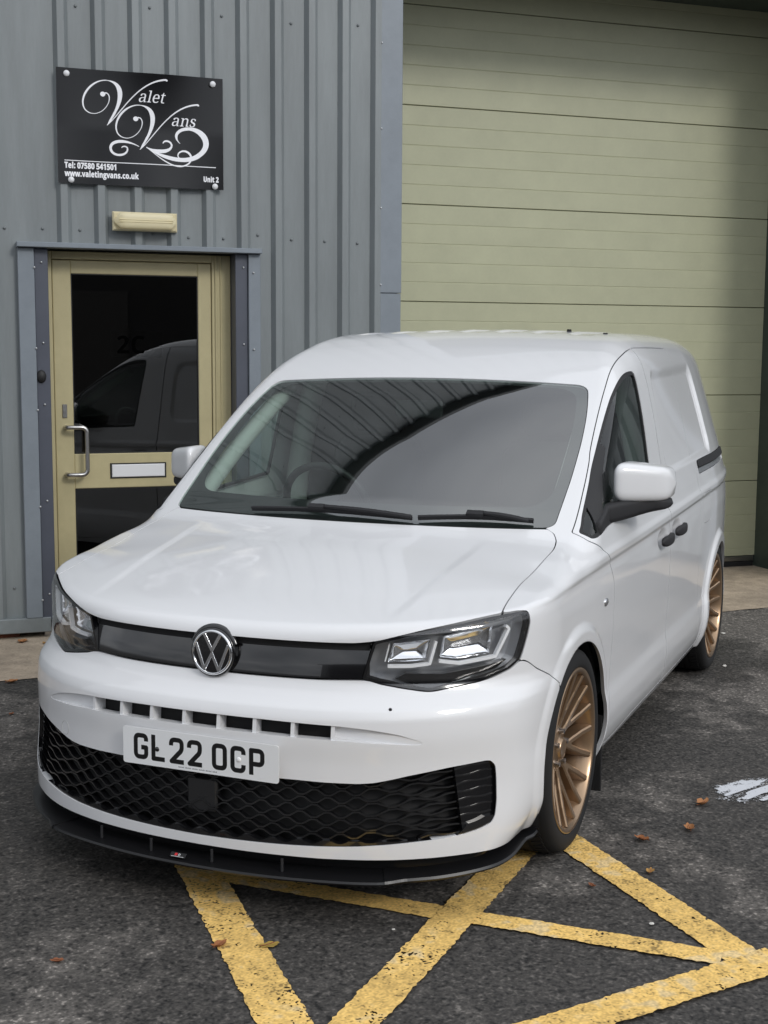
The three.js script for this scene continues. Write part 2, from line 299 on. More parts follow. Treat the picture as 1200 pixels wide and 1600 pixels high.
// ---------------------------------------------------------------- van materials
const fleck = dataTex(256, 256, (() => { const r = mulberry(5); return () => { const v = 122 + r() * 12; return [v, v, v]; }; })(), false);
const MV = {
  paint: phys({ color: lin(0.78, 0.785, 0.80), roughness: 0.42, clearcoat: 1, clearcoatRoughness: 0.055 }),
  gloss: phys({ color: lin(0.006, 0.006, 0.007), roughness: 0.16, clearcoat: 1, clearcoatRoughness: 0.02 }),
  mirrorBlack: phys({ color: lin(0.005, 0.005, 0.006), roughness: 0.05 }),
  semi: std({ color: lin(0.008, 0.008, 0.009), roughness: 0.34 }),
  black: std({ color: lin(0.011, 0.011, 0.012), roughness: 0.55 }),
  grain: std({ color: lin(0.016, 0.016, 0.018), roughness: 0.68, bumpMap: fleck, bumpScale: 0.0004 }),
  dark: std({ color: lin(0.010, 0.010, 0.011), roughness: 0.85 }),
  rubber: std({ color: lin(0.008, 0.008, 0.0085), roughness: 0.82 }),
  bronze: phys({ color: lin(0.365, 0.245, 0.150), roughness: 0.33, metalness: 0.8, clearcoat: 0.5, clearcoatRoughness: 0.1 }),
  steel: std({ color: lin(0.42, 0.42, 0.43), roughness: 0.32, metalness: 1 }),
  chrome: std({ color: lin(0.82, 0.83, 0.85), roughness: 0.12, metalness: 1 }),
  satin: std({ color: lin(0.66, 0.67, 0.69), roughness: 0.30, metalness: 0.9 }),
  screen: phys({ color: lin(0.80, 0.92, 0.865), roughness: 0, transmission: 1, thickness: 0, ior: 2.75 }),
  sideGlass: phys({ color: lin(0.60, 0.74, 0.67), roughness: 0, transmission: 1, thickness: 0, ior: 1.6 }),
  lens: phys({ color: lin(0.97, 0.975, 0.98), roughness: 0, transmission: 1, thickness: 0, ior: 1.75 }),
  lampHouse: std({ color: lin(0.46, 0.47, 0.49), roughness: 0.34, metalness: 0.55 }),
  lightGuide: std({ color: lin(0.93, 0.94, 0.95), roughness: 0.3 }),
  trimGrey: std({ color: lin(0.50, 0.51, 0.49), roughness: 0.8 }),
  seat: std({ color: lin(0.020, 0.020, 0.021), roughness: 0.95 }),
  amber: std({ color: lin(0.5, 0.2, 0.03), roughness: 0.3 }),
  red: std({ color: lin(0.35, 0.01, 0.01), roughness: 0.25 }),
};
// ---------------------------------------------------------------- panel outlines (metres in the van frame)
const GAP = 0.0021;
const zGap = spl([[0.70, 0.84], [0.478, 0.785], [0.377, 0.776], [0.226, 0.772], [0.077, 0.776], [-0.068, 0.779], [-0.147, 0.771], [-0.188, 0.752], [-0.205, 0.715]]);
const bonnetRear = Z => -0.07 - 0.25 * Z * Z;
const bonnetFront = spl([[0, 0.796], [0.2, 0.796], [0.3, 0.796], [0.42, 0.797], [0.48, 0.803], [0.55, 0.820], [0.61, 0.835], [0.665, 0.846], [0.75, 0.862], [0.79, 0.868], [0.86, 0.874]]);
const grilleBottom = spl([[0, 0.689], [0.3, 0.689], [0.46, 0.692]]);
const hlPts = [[0.409, 0.861, 0.845], [0.409, 0.835, 0.85], [0.425, 0.784, 0.844], [0.447, 0.729, 0.832], [0.481, 0.704, 0.81], [0.539, 0.683, 0.76], [0.624, 0.667, 0.673], [0.657, 0.661, 0.631], [0.685, 0.668, 0.578], [0.711, 0.68, 0.51], [0.731, 0.690, 0.455], [0.731, 0.694, 0.450], [0.726, 0.754, 0.466], [0.722, 0.799, 0.480], [0.720, 0.804, 0.484], [0.676, 0.828, 0.574], [0.609, 0.845, 0.665], [0.519, 0.862, 0.751], [0.473, 0.868, 0.795], [0.438, 0.8705, 0.823], [0.415, 0.868, 0.842]];
const hlSdf = polySdf(smoothLoop(hlPts.map(([x, y, Z]) => [wrapU(x, -Z), y])));
const bumperTop = spl([[0, 0.689], [0.3, 0.689], ...[[0.731, 0.692, 0.455], [0.711, 0.68, 0.51], [0.685, 0.668, 0.578], [0.657, 0.661, 0.631], [0.624, 0.667, 0.673], [0.539, 0.683, 0.76], [0.481, 0.704, 0.81], [0.44, 0.724, 0.836], [0.37, 0.687, 0.865], [0.296, 0.652, 0.884], [0.26, 0.628, 0.895]].map(([x, y, Z]) => [wrapU(x, -Z), y])]);
const lowPts = [[0.85, 0.414, 0.30], [0.85, 0.412, 0.374], [0.821, 0.411, 0.47], [0.804, 0.414, 0.512], [0.753, 0.434, 0.607], [0.686, 0.450, 0.698], [0.605, 0.459, 0.782], [0.590, 0.457, 0.796], [0.577, 0.44, 0.807], [0.574, 0.40, 0.811], [0.575, 0.34, 0.812], [0.581, 0.295, 0.808], [0.592, 0.275, 0.80], [0.62, 0.262, 0.775], [0.664, 0.251, 0.732], [0.757, 0.241, 0.611], [0.819, 0.231, 0.48], [0.87, 0.224, 0.282]];
const lowR = lowPts.map(([x, y, Z]) => [wrapU(x, -Z), y]);
const lowSdf = polySdf(smoothLoop([[0, 0.415], ...lowR, [0, 0.2195], ...lowR.slice().reverse().map(([u, y]) => [-u, y])]));
const slotR = [[0.2, 0.583], [0.42, 0.576], [0.50, 0.568], [0.55, 0.554], [0.585, 0.537], [0.600, 0.527], [0.592, 0.5225], [0.54, 0.527], [0.42, 0.535], [0.2, 0.541]];
const slotSdf = polySdf(smoothLoop([[0, 0.584], ...slotR, [0, 0.542], ...slotR.slice().reverse().map(([u, y]) => [-u, y])]));
const doorSdf = polySdf(smoothLoop([[-0.447, 0.236], [-0.445, 0.5], [-0.447, 0.78], [-0.435, 0.84], [-0.385, 0.91], [-0.30, 0.965], [-0.232, 0.995], [-0.218, 1.022], [-0.28, 1.11], [-0.38, 1.21], [-0.55, 1.33], [-0.68, 1.42], [-0.86, 1.53], [-1.05, 1.60], [-1.21, 1.632], [-1.33, 1.642], [-1.418, 1.644], [-1.424, 1.630], [-1.424, 1.3], [-1.424, 0.9], [-1.424, 0.242], [-1.418, 0.236], [-0.9, 0.236]]));
const slideSdf = polySdf(smoothLoop([[-1.429, 0.242], [-1.429, 0.9], [-1.429, 1.3], [-1.429, 1.639], [-1.435, 1.645], [-1.8, 1.647], [-2.148, 1.644], [-2.155, 1.638], [-2.155, 1.3], [-2.155, 0.9], [-2.155, 0.62], [-2.19, 0.45], [-2.26, 0.30], [-2.28, 0.242], [-2.274, 0.236], [-1.8, 0.236], [-1.435, 0.236]]));
const winPoly = polySdf(smoothLoop([[-0.225, 1.03], [-0.30, 1.11], [-0.39, 1.19], [-0.61, 1.34], [-0.88, 1.495], [-1.04, 1.540], [-1.15, 1.552], [-1.225, 1.552], [-1.247, 1.540], [-1.250, 1.50], [-1.242, 1.40], [-1.225, 1.25], [-1.210, 1.085], [-1.203, 1.072], [-0.8, 1.048], [-0.45, 1.022], [-0.30, 1.000], [-0.255, 1.000]]));
const zDoor = spl([[-0.15, 0.80], [-0.25, 0.806], [-0.40, 0.796], [-0.514, 0.784], [-0.574, 0.773], [-0.65, 0.764], [-0.758, 0.753], [-0.904, 0.740], [-1.068, 0.728], [-1.257, 0.724], [-1.46, 0.722], [-1.6, 0.70]]);
const zWin = spl([[-0.2, 0.826], [-0.25, 0.825], [-0.30, 0.818], [-0.44, 0.804], [-0.50, 0.796], [-0.586, 0.789], [-0.774, 0.775], [-0.904, 0.768], [-1.05, 0.766], [-1.2, 0.765], [-1.4, 0.75]]);
const doorIn = p => smax(doorSdf(p[0], p[1]), (zDoor(p[0]) - Math.abs(p[2])) * 1.2, 0.004);
const winIn = p => smax(winPoly(p[0], p[1]), (zWin(p[0]) - Math.abs(p[2])) * 1.2, 0.012);
const sailSdf = polySdf([[-0.300, 0.98], [-0.385, 0.98], [-0.43, 1.10], [-0.52, 1.19], [-0.64, 1.285], [-0.62, 1.33], [-0.50, 1.25], [-0.40, 1.16], [-0.34, 1.09]]);
const railSdf = polySdf(smoothLoop([[-2.22, 1.064], [-2.22, 1.114], [-2.23, 1.122], [-2.5, 1.126], [-3.2, 1.129], [-3.22, 1.123], [-3.22, 1.074], [-3.2, 1.066], [-2.5, 1.060], [-2.23, 1.058]]));
const fuelSdf = polySdf(smoothLoop([[-2.24, 0.955], [-2.25, 0.965], [-2.44, 0.965], [-2.46, 0.95], [-2.455, 0.835], [-2.44, 0.82], [-2.27, 0.82], [-2.25, 0.835]]));
const zScreen = spl([[0, 0.742], [-0.15, 0.744], [-0.25, 0.746], [-0.40, 0.745], [-0.55, 0.738], [-0.70, 0.722], [-0.85, 0.692], [-0.95, 0.66]]);
const screenSdf = p => { const Z = Math.abs(p[2]); return smax(smax(Z - zScreen(p[0]), (-0.884 - 0.07 * Z * Z - p[0]) * 1.15, 0.05), p[0] - bonnetRear(Z) + 0.006, 0.03); };
const arch1 = p => 0.357 - Math.hypot(p[0], p[1] - WY), arch2 = p => 0.333 - Math.hypot(p[0] - WB, p[1] - WY);
const U = p => wrapU(p[0], p[2]);
const bonnetIn = p => { const Z = Math.abs(p[2]); return Math.max((bonnetFront(Z) - p[1]) * 0.8, Z - zGap(p[0]), bonnetRear(Z) - p[0]); };
const shellRegion = p => {
  const [x, y] = p, Z = Math.abs(p[2]);
  let s = Math.max(0.19 - y, x - 0.47, -3.48 - x, arch1(p), arch2(p));
  if (x > -0.3) s = Math.max(s, GAP - Math.max((bonnetFront(Z) - 0.06 - y), Z - zGap(x), bonnetRear(Z) - 0.03 * sstep(0.735, 0.70, Z) - x));
  if (x < 0.05 && y > 0.95) s = Math.max(s, -screenSdf(p));
  if (x > 0.2) { s = Math.max(s, GAP - hlSdf(Math.abs(U(p)), y)); if (x > 0.24) s = Math.max(s, bumperTop(Math.abs(U(p))) + GAP - y); if (x < 0.29 && y < 0.6) s = Math.max(s, x - 0.1); }
  if (x < -0.1 && x > -2.4) s = Math.max(s, GAP - doorIn(p), GAP - slideSdf(x, y));
  if (x < -2.1) { s = Math.max(s, -railSdf(x, y)); if (p[2] < 0) s = Math.max(s, GAP * 0.7 - fuelSdf(x, y)); }
  return s;
};
// ---------------------------------------------------------------- the van
const van = thing('delivery_van', 'white panel van with bronze multi-spoke wheels and black front splitter', 'van', [1.3361, 0, 2.1008], Math.atan2(-Math.cos(0.7344), -Math.sin(0.7344)));
const DEG = Math.PI / 180;
mesh('body_shell', panel('flank', shellRegion, [-3.5, 0.49, 420], [-20.6 * DEG, 200.6 * DEG, 560]), MV.paint, van);
mesh('bonnet', panel('fan', p => bonnetIn(p) + GAP, [21 * DEG, 113 * DEG, 190], [-0.82, 0.82, 240]), MV.paint, van);
domains.tail = (z, y) => { const t = hit([-2.9, y, z], [-1, 0, 0], 0, 1); return [-2.9 - t, y, z]; };
const tailGate = mesh('rear_door', panel('tail', p => Math.max(p[0] + 3.485, 0.25 - p[1], p[1] - 1.66), [-0.9, 0.9, 90], [0.2, 1.7, 75]), MV.paint, van);
for (const s of [1, -1]) {
  const M = g => s > 0 ? g : mirrorZ(g);
  const lab = s > 0 ? 'left' : 'right';
  // front door with its window
  const door = mesh('front_door', M(panel('flank', p => Math.max(doorIn(p) + GAP, -winIn(p)), [-1.44, -0.2, 200], [-18 * DEG, 66 * DEG, 320])), MV.paint, van);
  mesh('window_trim', M(panel('flank', p => { const w = winIn(p); return Math.max(w + 0.0015, Math.min(-0.013 - w, sailSdf(p[0], p[1]))); }, [-1.27, -0.2, 180], [26 * DEG, 62 * DEG, 150], { inset: 0.003, flange: 0.012 })), MV.black, door);
  mesh('window_glass', M(panel('flank', p => Math.max(winIn(p) + 0.010, -sailSdf(p[0], p[1]) - 0.002), [-1.27, -0.2, 120], [26 * DEG, 62 * DEG, 80], { inset: 0.008, flange: 0 })), MV.sideGlass, door);
  const slide = mesh('sliding_door', M(panel('side', p => slideSdf(p[0], p[1]) + GAP, [-2.30, -1.42, 110], [0.225, 1.655, 280])), MV.paint, van);
  // dark seal behind the shut lines
  mesh('door_seal', M(panel('flank', p => Math.min(Math.abs(doorIn(p)), Math.abs(slideSdf(p[0], p[1]))) - 0.010, [-2.31, -0.2, 260], [-18.5 * DEG, 67 * DEG, 200], { inset: 0.014, flange: 0 })), MV.dark, van);
  mesh('wing_seal', M(panel('flank', p => Math.max(Math.abs(Math.abs(p[2]) - zGap(p[0])) - 0.012, p[0] - 0.46, bonnetRear(0.75) - 0.02 - p[0]), [-0.24, 0.47, 70], [15 * DEG, 42 * DEG, 80], { inset: 0.015, flange: 0 })), MV.dark, van);
  if (s > 0) { mesh('fuel_flap', panel('flank', p => fuelSdf(p[0], p[1]) + GAP * 0.7, [-2.5, -2.2, 50], [10 * DEG, 33 * DEG, 50]), MV.paint, van);
    mesh('fuel_flap_seal', panel('flank', p => Math.abs(fuelSdf(p[0], p[1])) - 0.008, [-2.5, -2.2, 50], [10 * DEG, 33 * DEG, 50], { inset: 0.013, flange: 0 }), MV.dark, van); }
  // rail of the sliding door
  const rail = mesh('door_rail', M(panel('flank', p => railSdf(p[0], p[1]) - 0.003, [-3.26, -2.18, 110], [28 * DEG, 40 * DEG, 40], { inset: 0.028, flange: 0.0001, flangeFrom: -0.026 })), MV.grain, van);
  mesh('rail_track', M(panel('flank', p => Math.max(railSdf(p[0], p[1]) + 0.002, p[1] - 1.083), [-3.26, -2.18, 110], [28 * DEG, 40 * DEG, 40], { inset: 0.006, flange: 0.02 })), MV.satin, rail);
  mesh('rail_cover', M(panel('flank', p => Math.max(railSdf(p[0], p[1]) + 0.003, 1.090 - p[1]), [-3.26, -2.18, 110], [28 * DEG, 40 * DEG, 40], { inset: -0.006, flange: 0.03 })), MV.grain, rail);
  // door handles
  HANDLES.forEach(([hx, hy], k) => {
    const secs = []; for (let i = 0; i <= 12; i++) { const t = i / 12 * 2 - 1, w = Math.pow(Math.max(1 - t ** 6, 0.02), 0.5); secs.push({ c: [hx - 0.005 - t * 0.098, hy + 0.002 * t, -s * (0.925 + 0.012 * (1 - t * t))], a: 0.021 * w, b: 0.013 * w, n: 3 }); }
    const h = mesh('door_handle', loft(secs, [0, 1, 0], [0, 0, 1]), MV.grain, k ? slide : door);
  });
  // mirror
  const mir = part('door_mirror', van);
  const cap = [], base = [];
  for (let i = 0; i <= 20; i++) {
    const t = i / 20, z = 0.860 + 0.196 * t, e = Math.pow(Math.max(1 - Math.abs(2 * t - 1) ** 7, 0.012), 0.5);
    cap.push({ c: [-0.600 - 0.130 * t, 1.166 - 0.012 * t, -s * z], a: (0.088 - 0.020 * t) * e, b: (0.076 - 0.016 * t) * e, n: 4.2 });
    const zb = 0.822 + 0.226 * t, eb = Math.pow(Math.max(1 - Math.max(0, 2 * t - 1) ** 6, 0.02), 0.5);
    base.push({ c: [-0.515 - 0.205 * sstep(0, 0.8, t), 1.056 + 0.026 * sstep(0, 0.9, t), -s * zb], a: (0.092 - 0.022 * t) * eb, b: (0.036 - 0.013 * sstep(0.25, 1, t)) * eb, n: 4 });
  }
  mesh('mirror_cap', loft(cap, [1, 0, 0], [0, 1, 0], 40), MV.paint, mir);
  mesh('mirror_base', loft(base, [1, 0, 0], [0, 1, 0], 32), MV.grain, mir);
  const foot = []; for (let i = 0; i <= 10; i++) { const t = i / 10; foot.push({ c: [-0.33 - 0.15 * t, 1.015 + 0.045 * t, -s * (0.858 - 0.006 * t)], a: 0.030 + 0.004 * t, b: 0.022, n: 4 }); }
  mesh('mirror_foot', loft(foot, [0, 1, 0], [0, 0, 1], 24), MV.grain, mir);
  mesh('mirror_glass', loft([0, 1].map(i => ({ c: [-0.745 - 0.004 * i, 1.160, -s * 0.955], a: 0.078, b: 0.052, n: 4 })), [-0.5, 0, s * -0.87], [0, 1, 0], 32), MV.chrome, mir);
  // side repeater
  mesh('side_badge', loft([{ c: [-0.328, 0.772, -s * 0.897], a: 0.024, b: 0.014, n: 2.2 }, { c: [-0.328, 0.772, -s * 0.905], a: 0.024, b: 0.014, n: 2.2 }, { c: [-0.328, 0.772, -s * 0.9085], a: 0.017, b: 0.009, n: 2.2 }], [1, 0, 0], [0, 1, 0], 24), MV.satin, van);
}
// windscreen
const screen = mesh('windscreen', panel('fan', p => screenSdf(p) + 0.003, [92 * DEG, 136 * DEG, 110], [-0.78, 0.78, 160], { inset: 0.003, flange: 0 }), MV.screen, van);
const fritRegion = p => { const Z = Math.abs(p[2]); const inner = smax(smax(Z - zScreen(p[0]) + 0.045, (-0.884 - 0.07 * Z * Z - p[0]) * 1.15 + 0.022, 0.09), p[0] - bonnetRear(Z) + 0.10, 0.10); return Math.max(screenSdf(p) + 0.0035, -inner); };
mesh('windscreen_border', panel('fan', fritRegion, [92 * DEG, 136 * DEG, 150], [-0.78, 0.78, 220], { inset: 0.009, flange: 0 }), MV.black, screen);
mesh('windscreen_seal', panel('fan', p => Math.abs(screenSdf(p)) - 0.012, [90 * DEG, 137 * DEG, 140], [-0.80, 0.80, 200], { inset: 0.012, flange: 0 }), MV.rubber, screen);
mesh('cowl_panel', panel('fan', p => { const Z = Math.abs(p[2]); return Math.max(Math.abs(p[0] - bonnetRear(Z)) - 0.035, Z - 0.71); }, [88 * DEG, 113 * DEG, 60], [-0.76, 0.76, 120], { inset: 0.016, flange: 0 }), MV.dark, van);
const onTop = (x, z, lift) => { const t = hit([x, 0.5, z], [0, 1, 0], 0, 1.5), p = [x, 0.5 + t, z], n = bodyNormal(p); return [p.map((c, i) => c + n[i] * lift), n]; };
function wiper(z0, z1, back, arm) {
  const w = part('wiper', van), P = [], N = [], Q = [], R = [];
  for (let i = 0; i <= 24; i++) { const t = i / 24, z = z0 + (z1 - z0) * t, [p, n] = onTop(bonnetRear(Math.abs(z)) - back(t), z, 0.022); P.push(p); N.push(n); }
  mesh('wiper_blade', bar(P, N, 0.009, 0.016), MV.grain, w);
  for (let i = 0; i <= 14; i++) { const t = i / 14, z = arm[0] + (arm[1] - arm[0]) * t, [p, n] = onTop(bonnetRear(Math.abs(z)) - 0.012 - 0.03 * t, z, 0.030 + 0.008 * Math.sin(t * 3.1)); Q.push(p); R.push(n); }
  mesh('wiper_arm', bar(Q, R, 0.012, 0.009), MV.grain, w);
  const [c, n] = onTop(bonnetRear(Math.abs(arm[1])) - 0.035, arm[1], 0.036); mesh('blade_clip', bar([[c[0], c[1], c[2] - 0.03], [c[0], c[1], c[2] + 0.03]], [n, n], 0.020, 0.014), MV.grain, w);
}
wiper(0.36, -0.27, t => 0.020 + 0.016 * Math.sin(t * Math.PI), [-0.27, 0.09]);
wiper(-0.29, -0.675, t => 0.022 + 0.012 * Math.sin(t * Math.PI), [-0.66, -0.48]);
for (const [x, z] of [[-1.62, -0.405], [-1.585, -0.575]]) { const [p] = onTop(x, z, 0); mesh('roof_plug', loft([{ c: p, a: 0.011, b: 0.011, n: 2 }, { c: [p[0], p[1] + (z < -0.5 ? 0.004 : 0.010), p[2]], a: 0.009, b: 0.009, n: 2 }], [1, 0, 0], [0, 0, 1], 14), MV.rubber, van); }
// front bumper
const bumper = mesh('front_bumper', panel('nose', p => {
  const u = U(p), a = Math.abs(u); return Math.max(p[1] - bumperTop(a) + GAP, 0.192 - p[1], -slotSdf(u, p[1]), -lowSdf(u, p[1]), arch1(p) + 0.001, 0.245 - p[0]);
}, [-1.09, 1.09, 360], [0.186, 0.736, 112], { flange: 0.03 }), MV.paint, van);
const nP = (u, y, inset = 0) => { const p = domains.nose(u, y), n = bodyNormal(p); return [p.map((c, i) => c - n[i] * inset), n]; };
for (const e of [[-1.06, -0.40, 80], [0.40, 1.06, 80]]) mesh('bumper_seal', panel('nose', p => { const a = Math.abs(U(p)); return Math.max(Math.abs(p[1] - bumperTop(a)) - 0.012, 0.42 - a, a - 1.04); }, e, [0.60, 0.75, 40], { inset: 0.016, flange: 0 }), MV.dark, bumper);
// upper intake slot
const slotWhite = p => Math.max(slotSdf(U(p), p[1]) - 0.001, 0.402 - Math.abs(U(p)));
for (const e of [[-0.63, -0.39, 50], [0.39, 0.63, 50]]) mesh('intake_end', panel('nose', slotWhite, e, [0.51, 0.60, 30], { inset: p => 0.001 + 0.028 * sstep(0.60, 0.41, Math.abs(U(p))), flange: 0 }), MV.paint, bumper);
mesh('intake_backing', panel('nose', p => Math.max(slotSdf(U(p), p[1]) - 0.02, Math.abs(U(p)) - 0.404), [-0.43, 0.43, 80], [0.50, 0.62, 30], { inset: 0.046, flange: 0 }), MV.dark, bumper);
for (let k = -3; k <= 4; k++) { const u = (k - 0.5) * 0.1152, hgt = [], N = []; for (let i = 0; i <= 4; i++) { const [p, n] = nP(u, 0.534 + 0.052 * i / 4, 0.005); hgt.push(p); N.push(n); } mesh('intake_fin', bar(hgt, N, 0.011, 0.04), MV.paint, bumper); }
// lower grille
const lowG = part('lower_grille', van);
mesh('grille_backing', panel('nose', p => lowSdf(U(p), p[1]) - 0.002, [-0.9, 0.9, 200], [0.2, 0.48, 46], { inset: 0.05, flange: 0.0001, flangeFrom: -0.049 }), MV.black, lowG);
for (let k = 0; k < 10; k++) {
  const y0 = 0.232 + k * 0.0209;
  let run = [], nr = [];
  const flush = () => { if (run.length > 6) mesh('grille_bar', bar(run, nr, 0.0046, 0.022), MV.gloss, lowG); run = []; nr = []; };
  for (let u = -0.80; u <= 0.80; u += 0.0052) {
    const ph = (u / 0.078 + (k % 2) * 0.5) % 1, f = ((ph % 1) + 1) % 1, tri = clamp((Math.abs(f - 0.5) * 4 - 1) * 1.7, -1, 1);
    const lift = 0.055 * sstep(0.42, 0.78, Math.abs(u)) * (k / 9) + 0.028 * sstep(0.35, 0.75, Math.abs(u)) * (1 - k / 9);
    const y = y0 + lift + 0.0072 * tri * (1 - 0.75 * sstep(0.5, 0.7, Math.abs(u)));
    if (lowSdf(u, y) < -0.003) { const [p, n] = nP(u, y, 0.012); run.push(p); nr.push(n); } else flush();
  }
  flush();
}
for (const e of [[-0.9, -0.6, 90], [0.6, 0.9, 90]]) mesh('corner_insert', panel('nose', p => { const a = Math.abs(U(p)); return Math.max(lowSdf(U(p), p[1]) + 0.001, 0.675 - a + 0.10 * (0.36 - p[1])); }, e, [0.2, 0.48, 60], { inset: 0.014, flange: 0.02, flangeFrom: -0.012 }), MV.mirrorBlack, lowG);
mesh('lower_ledge', panel('nose', p => { const u = U(p), a = Math.abs(u); const q = lowSdf(u, p[1]); return Math.max(q - 0.002, -q - 0.013 - 0.006 * Math.cos(u / 0.078 * 2 * Math.PI) * (1 - sstep(0.5, 0.6, a)) - 0.012 * sstep(0.55, 0.7, a), p[1] - 0.295 + 0.05 * sstep(0.72, 0.66, a)); }, [-0.86, 0.86, 300], [0.2, 0.32, 50], { inset: 0.0035, flange: 0.03 }), MV.gloss, lowG);
{ const [p] = nP(0, 0.335, 0); mesh('sensor_cover', box(p[0] - 0.04, p[0] - 0.012, 0.289, 0.381, -0.05, 0.05, 0.006), MV.black, lowG); }
// upper grille and badge
const grille = mesh('upper_grille', panel('nose', p => { const Z = Math.abs(p[2]); return Math.max(grilleBottom(Z) - p[1] + 0.003, p[1] - bonnetFront(Z) + 0.003, Z - 0.449 - (p[1] - 0.693) * 0.27); }, [-0.5, 0.5, 150], [0.67, 0.82, 56], { inset: p => 0.003 + 0.024 * clamp((p[1] - 0.69) / 0.10, 0, 1) ** 1.3 + 0.006 * sstep(0.775, 0.79, p[1]), flange: 0.02 }), MV.gloss, van);
mesh('grille_seal', panel('nose', p => { const Z = Math.abs(p[2]); return Math.max(0.680 - p[1], p[1] - bonnetFront(Z) - 0.004, Z - 0.47); }, [-0.52, 0.52, 90], [0.67, 0.82, 40], { inset: 0.022, flange: 0 }), MV.dark, grille);
{
  const badge = part('front_badge', van); badge.position.set(0.800, 0.7455, 0); badge.rotation.z = 4 * DEG;
  const R = 0.0675, at = (g) => { g.rotateY(Math.PI / 2); return g; };
  const disc = new THREE.LatheGeometry([[0, -0.03], [R + 0.006, -0.03], [R + 0.006, -0.002], [R + 0.003, 0.002], [R * 0.97, 0.002], [R * 0.6, 0.0034], [0, 0.004]].map(a => new THREE.Vector2(...a)), 64); disc.rotateZ(-Math.PI / 2);
  mesh('badge_disc', disc, MV.gloss, badge);
  const ring = new THREE.LatheGeometry([[R * 0.88, 0.001], [R * 0.885, 0.0062], [R * 0.93, 0.0072], [R * 0.985, 0.0055], [R, 0.001]].map(a => new THREE.Vector2(...a)), 72); ring.rotateZ(-Math.PI / 2);
  mesh('badge_ring', ring, MV.chrome, badge);
  const stroke = (pts, w) => {
    const s = new THREE.Shape(), L = [], Rr = [];
    for (let i = 0; i < pts.length; i++) {
      const d = (a, b) => { const l = Math.hypot(b[0] - a[0], b[1] - a[1]); return [(b[0] - a[0]) / l, (b[1] - a[1]) / l]; };
      const d0 = i ? d(pts[i - 1], pts[i]) : d(pts[0], pts[1]), d1 = i < pts.length - 1 ? d(pts[i], pts[i + 1]) : d0;
      const n0 = [-d0[1], d0[0]], n1 = [-d1[1], d1[0]]; let m = [n0[0] + n1[0], n0[1] + n1[1]]; const l = Math.hypot(...m); m = [m[0] / l, m[1] / l];
      const k = Math.min(w / 2 / Math.max(0.25, m[0] * n0[0] + m[1] * n0[1]), w * 1.6);
      L.push([pts[i][0] + m[0] * k, pts[i][1] + m[1] * k]); Rr.push([pts[i][0] - m[0] * k, pts[i][1] - m[1] * k]);
    }
    [...L, ...Rr.reverse()].forEach((p, i) => i ? s.lineTo(p[0] * R, p[1] * R) : s.moveTo(p[0] * R, p[1] * R)); s.closePath();
    const g = new THREE.ExtrudeGeometry(s, { depth: 0.0025, bevelEnabled: true, bevelSize: 0.0006, bevelThickness: 0.0006, bevelSegments: 1 }); g.translate(0, 0, 0.003); return at(g);
  };
  mesh('badge_letter', stroke([[-0.40, 0.80], [0, 0.10], [0.40, 0.80]], 0.13), MV.chrome, badge);
  mesh('badge_letter', stroke([[-0.80, 0.36], [-0.36, -0.76], [0, -0.05], [0.36, -0.76], [0.80, 0.36]], 0.13), MV.chrome, badge);
  const hood = new THREE.TorusGeometry(R + 0.007, 0.010, 12, 40, Math.PI * 0.76); hood.rotateZ(Math.PI * 0.12); hood.rotateY(Math.PI / 2); hood.translate(-0.012, 0, 0); mesh('badge_hood', hood, MV.gloss, badge);
}
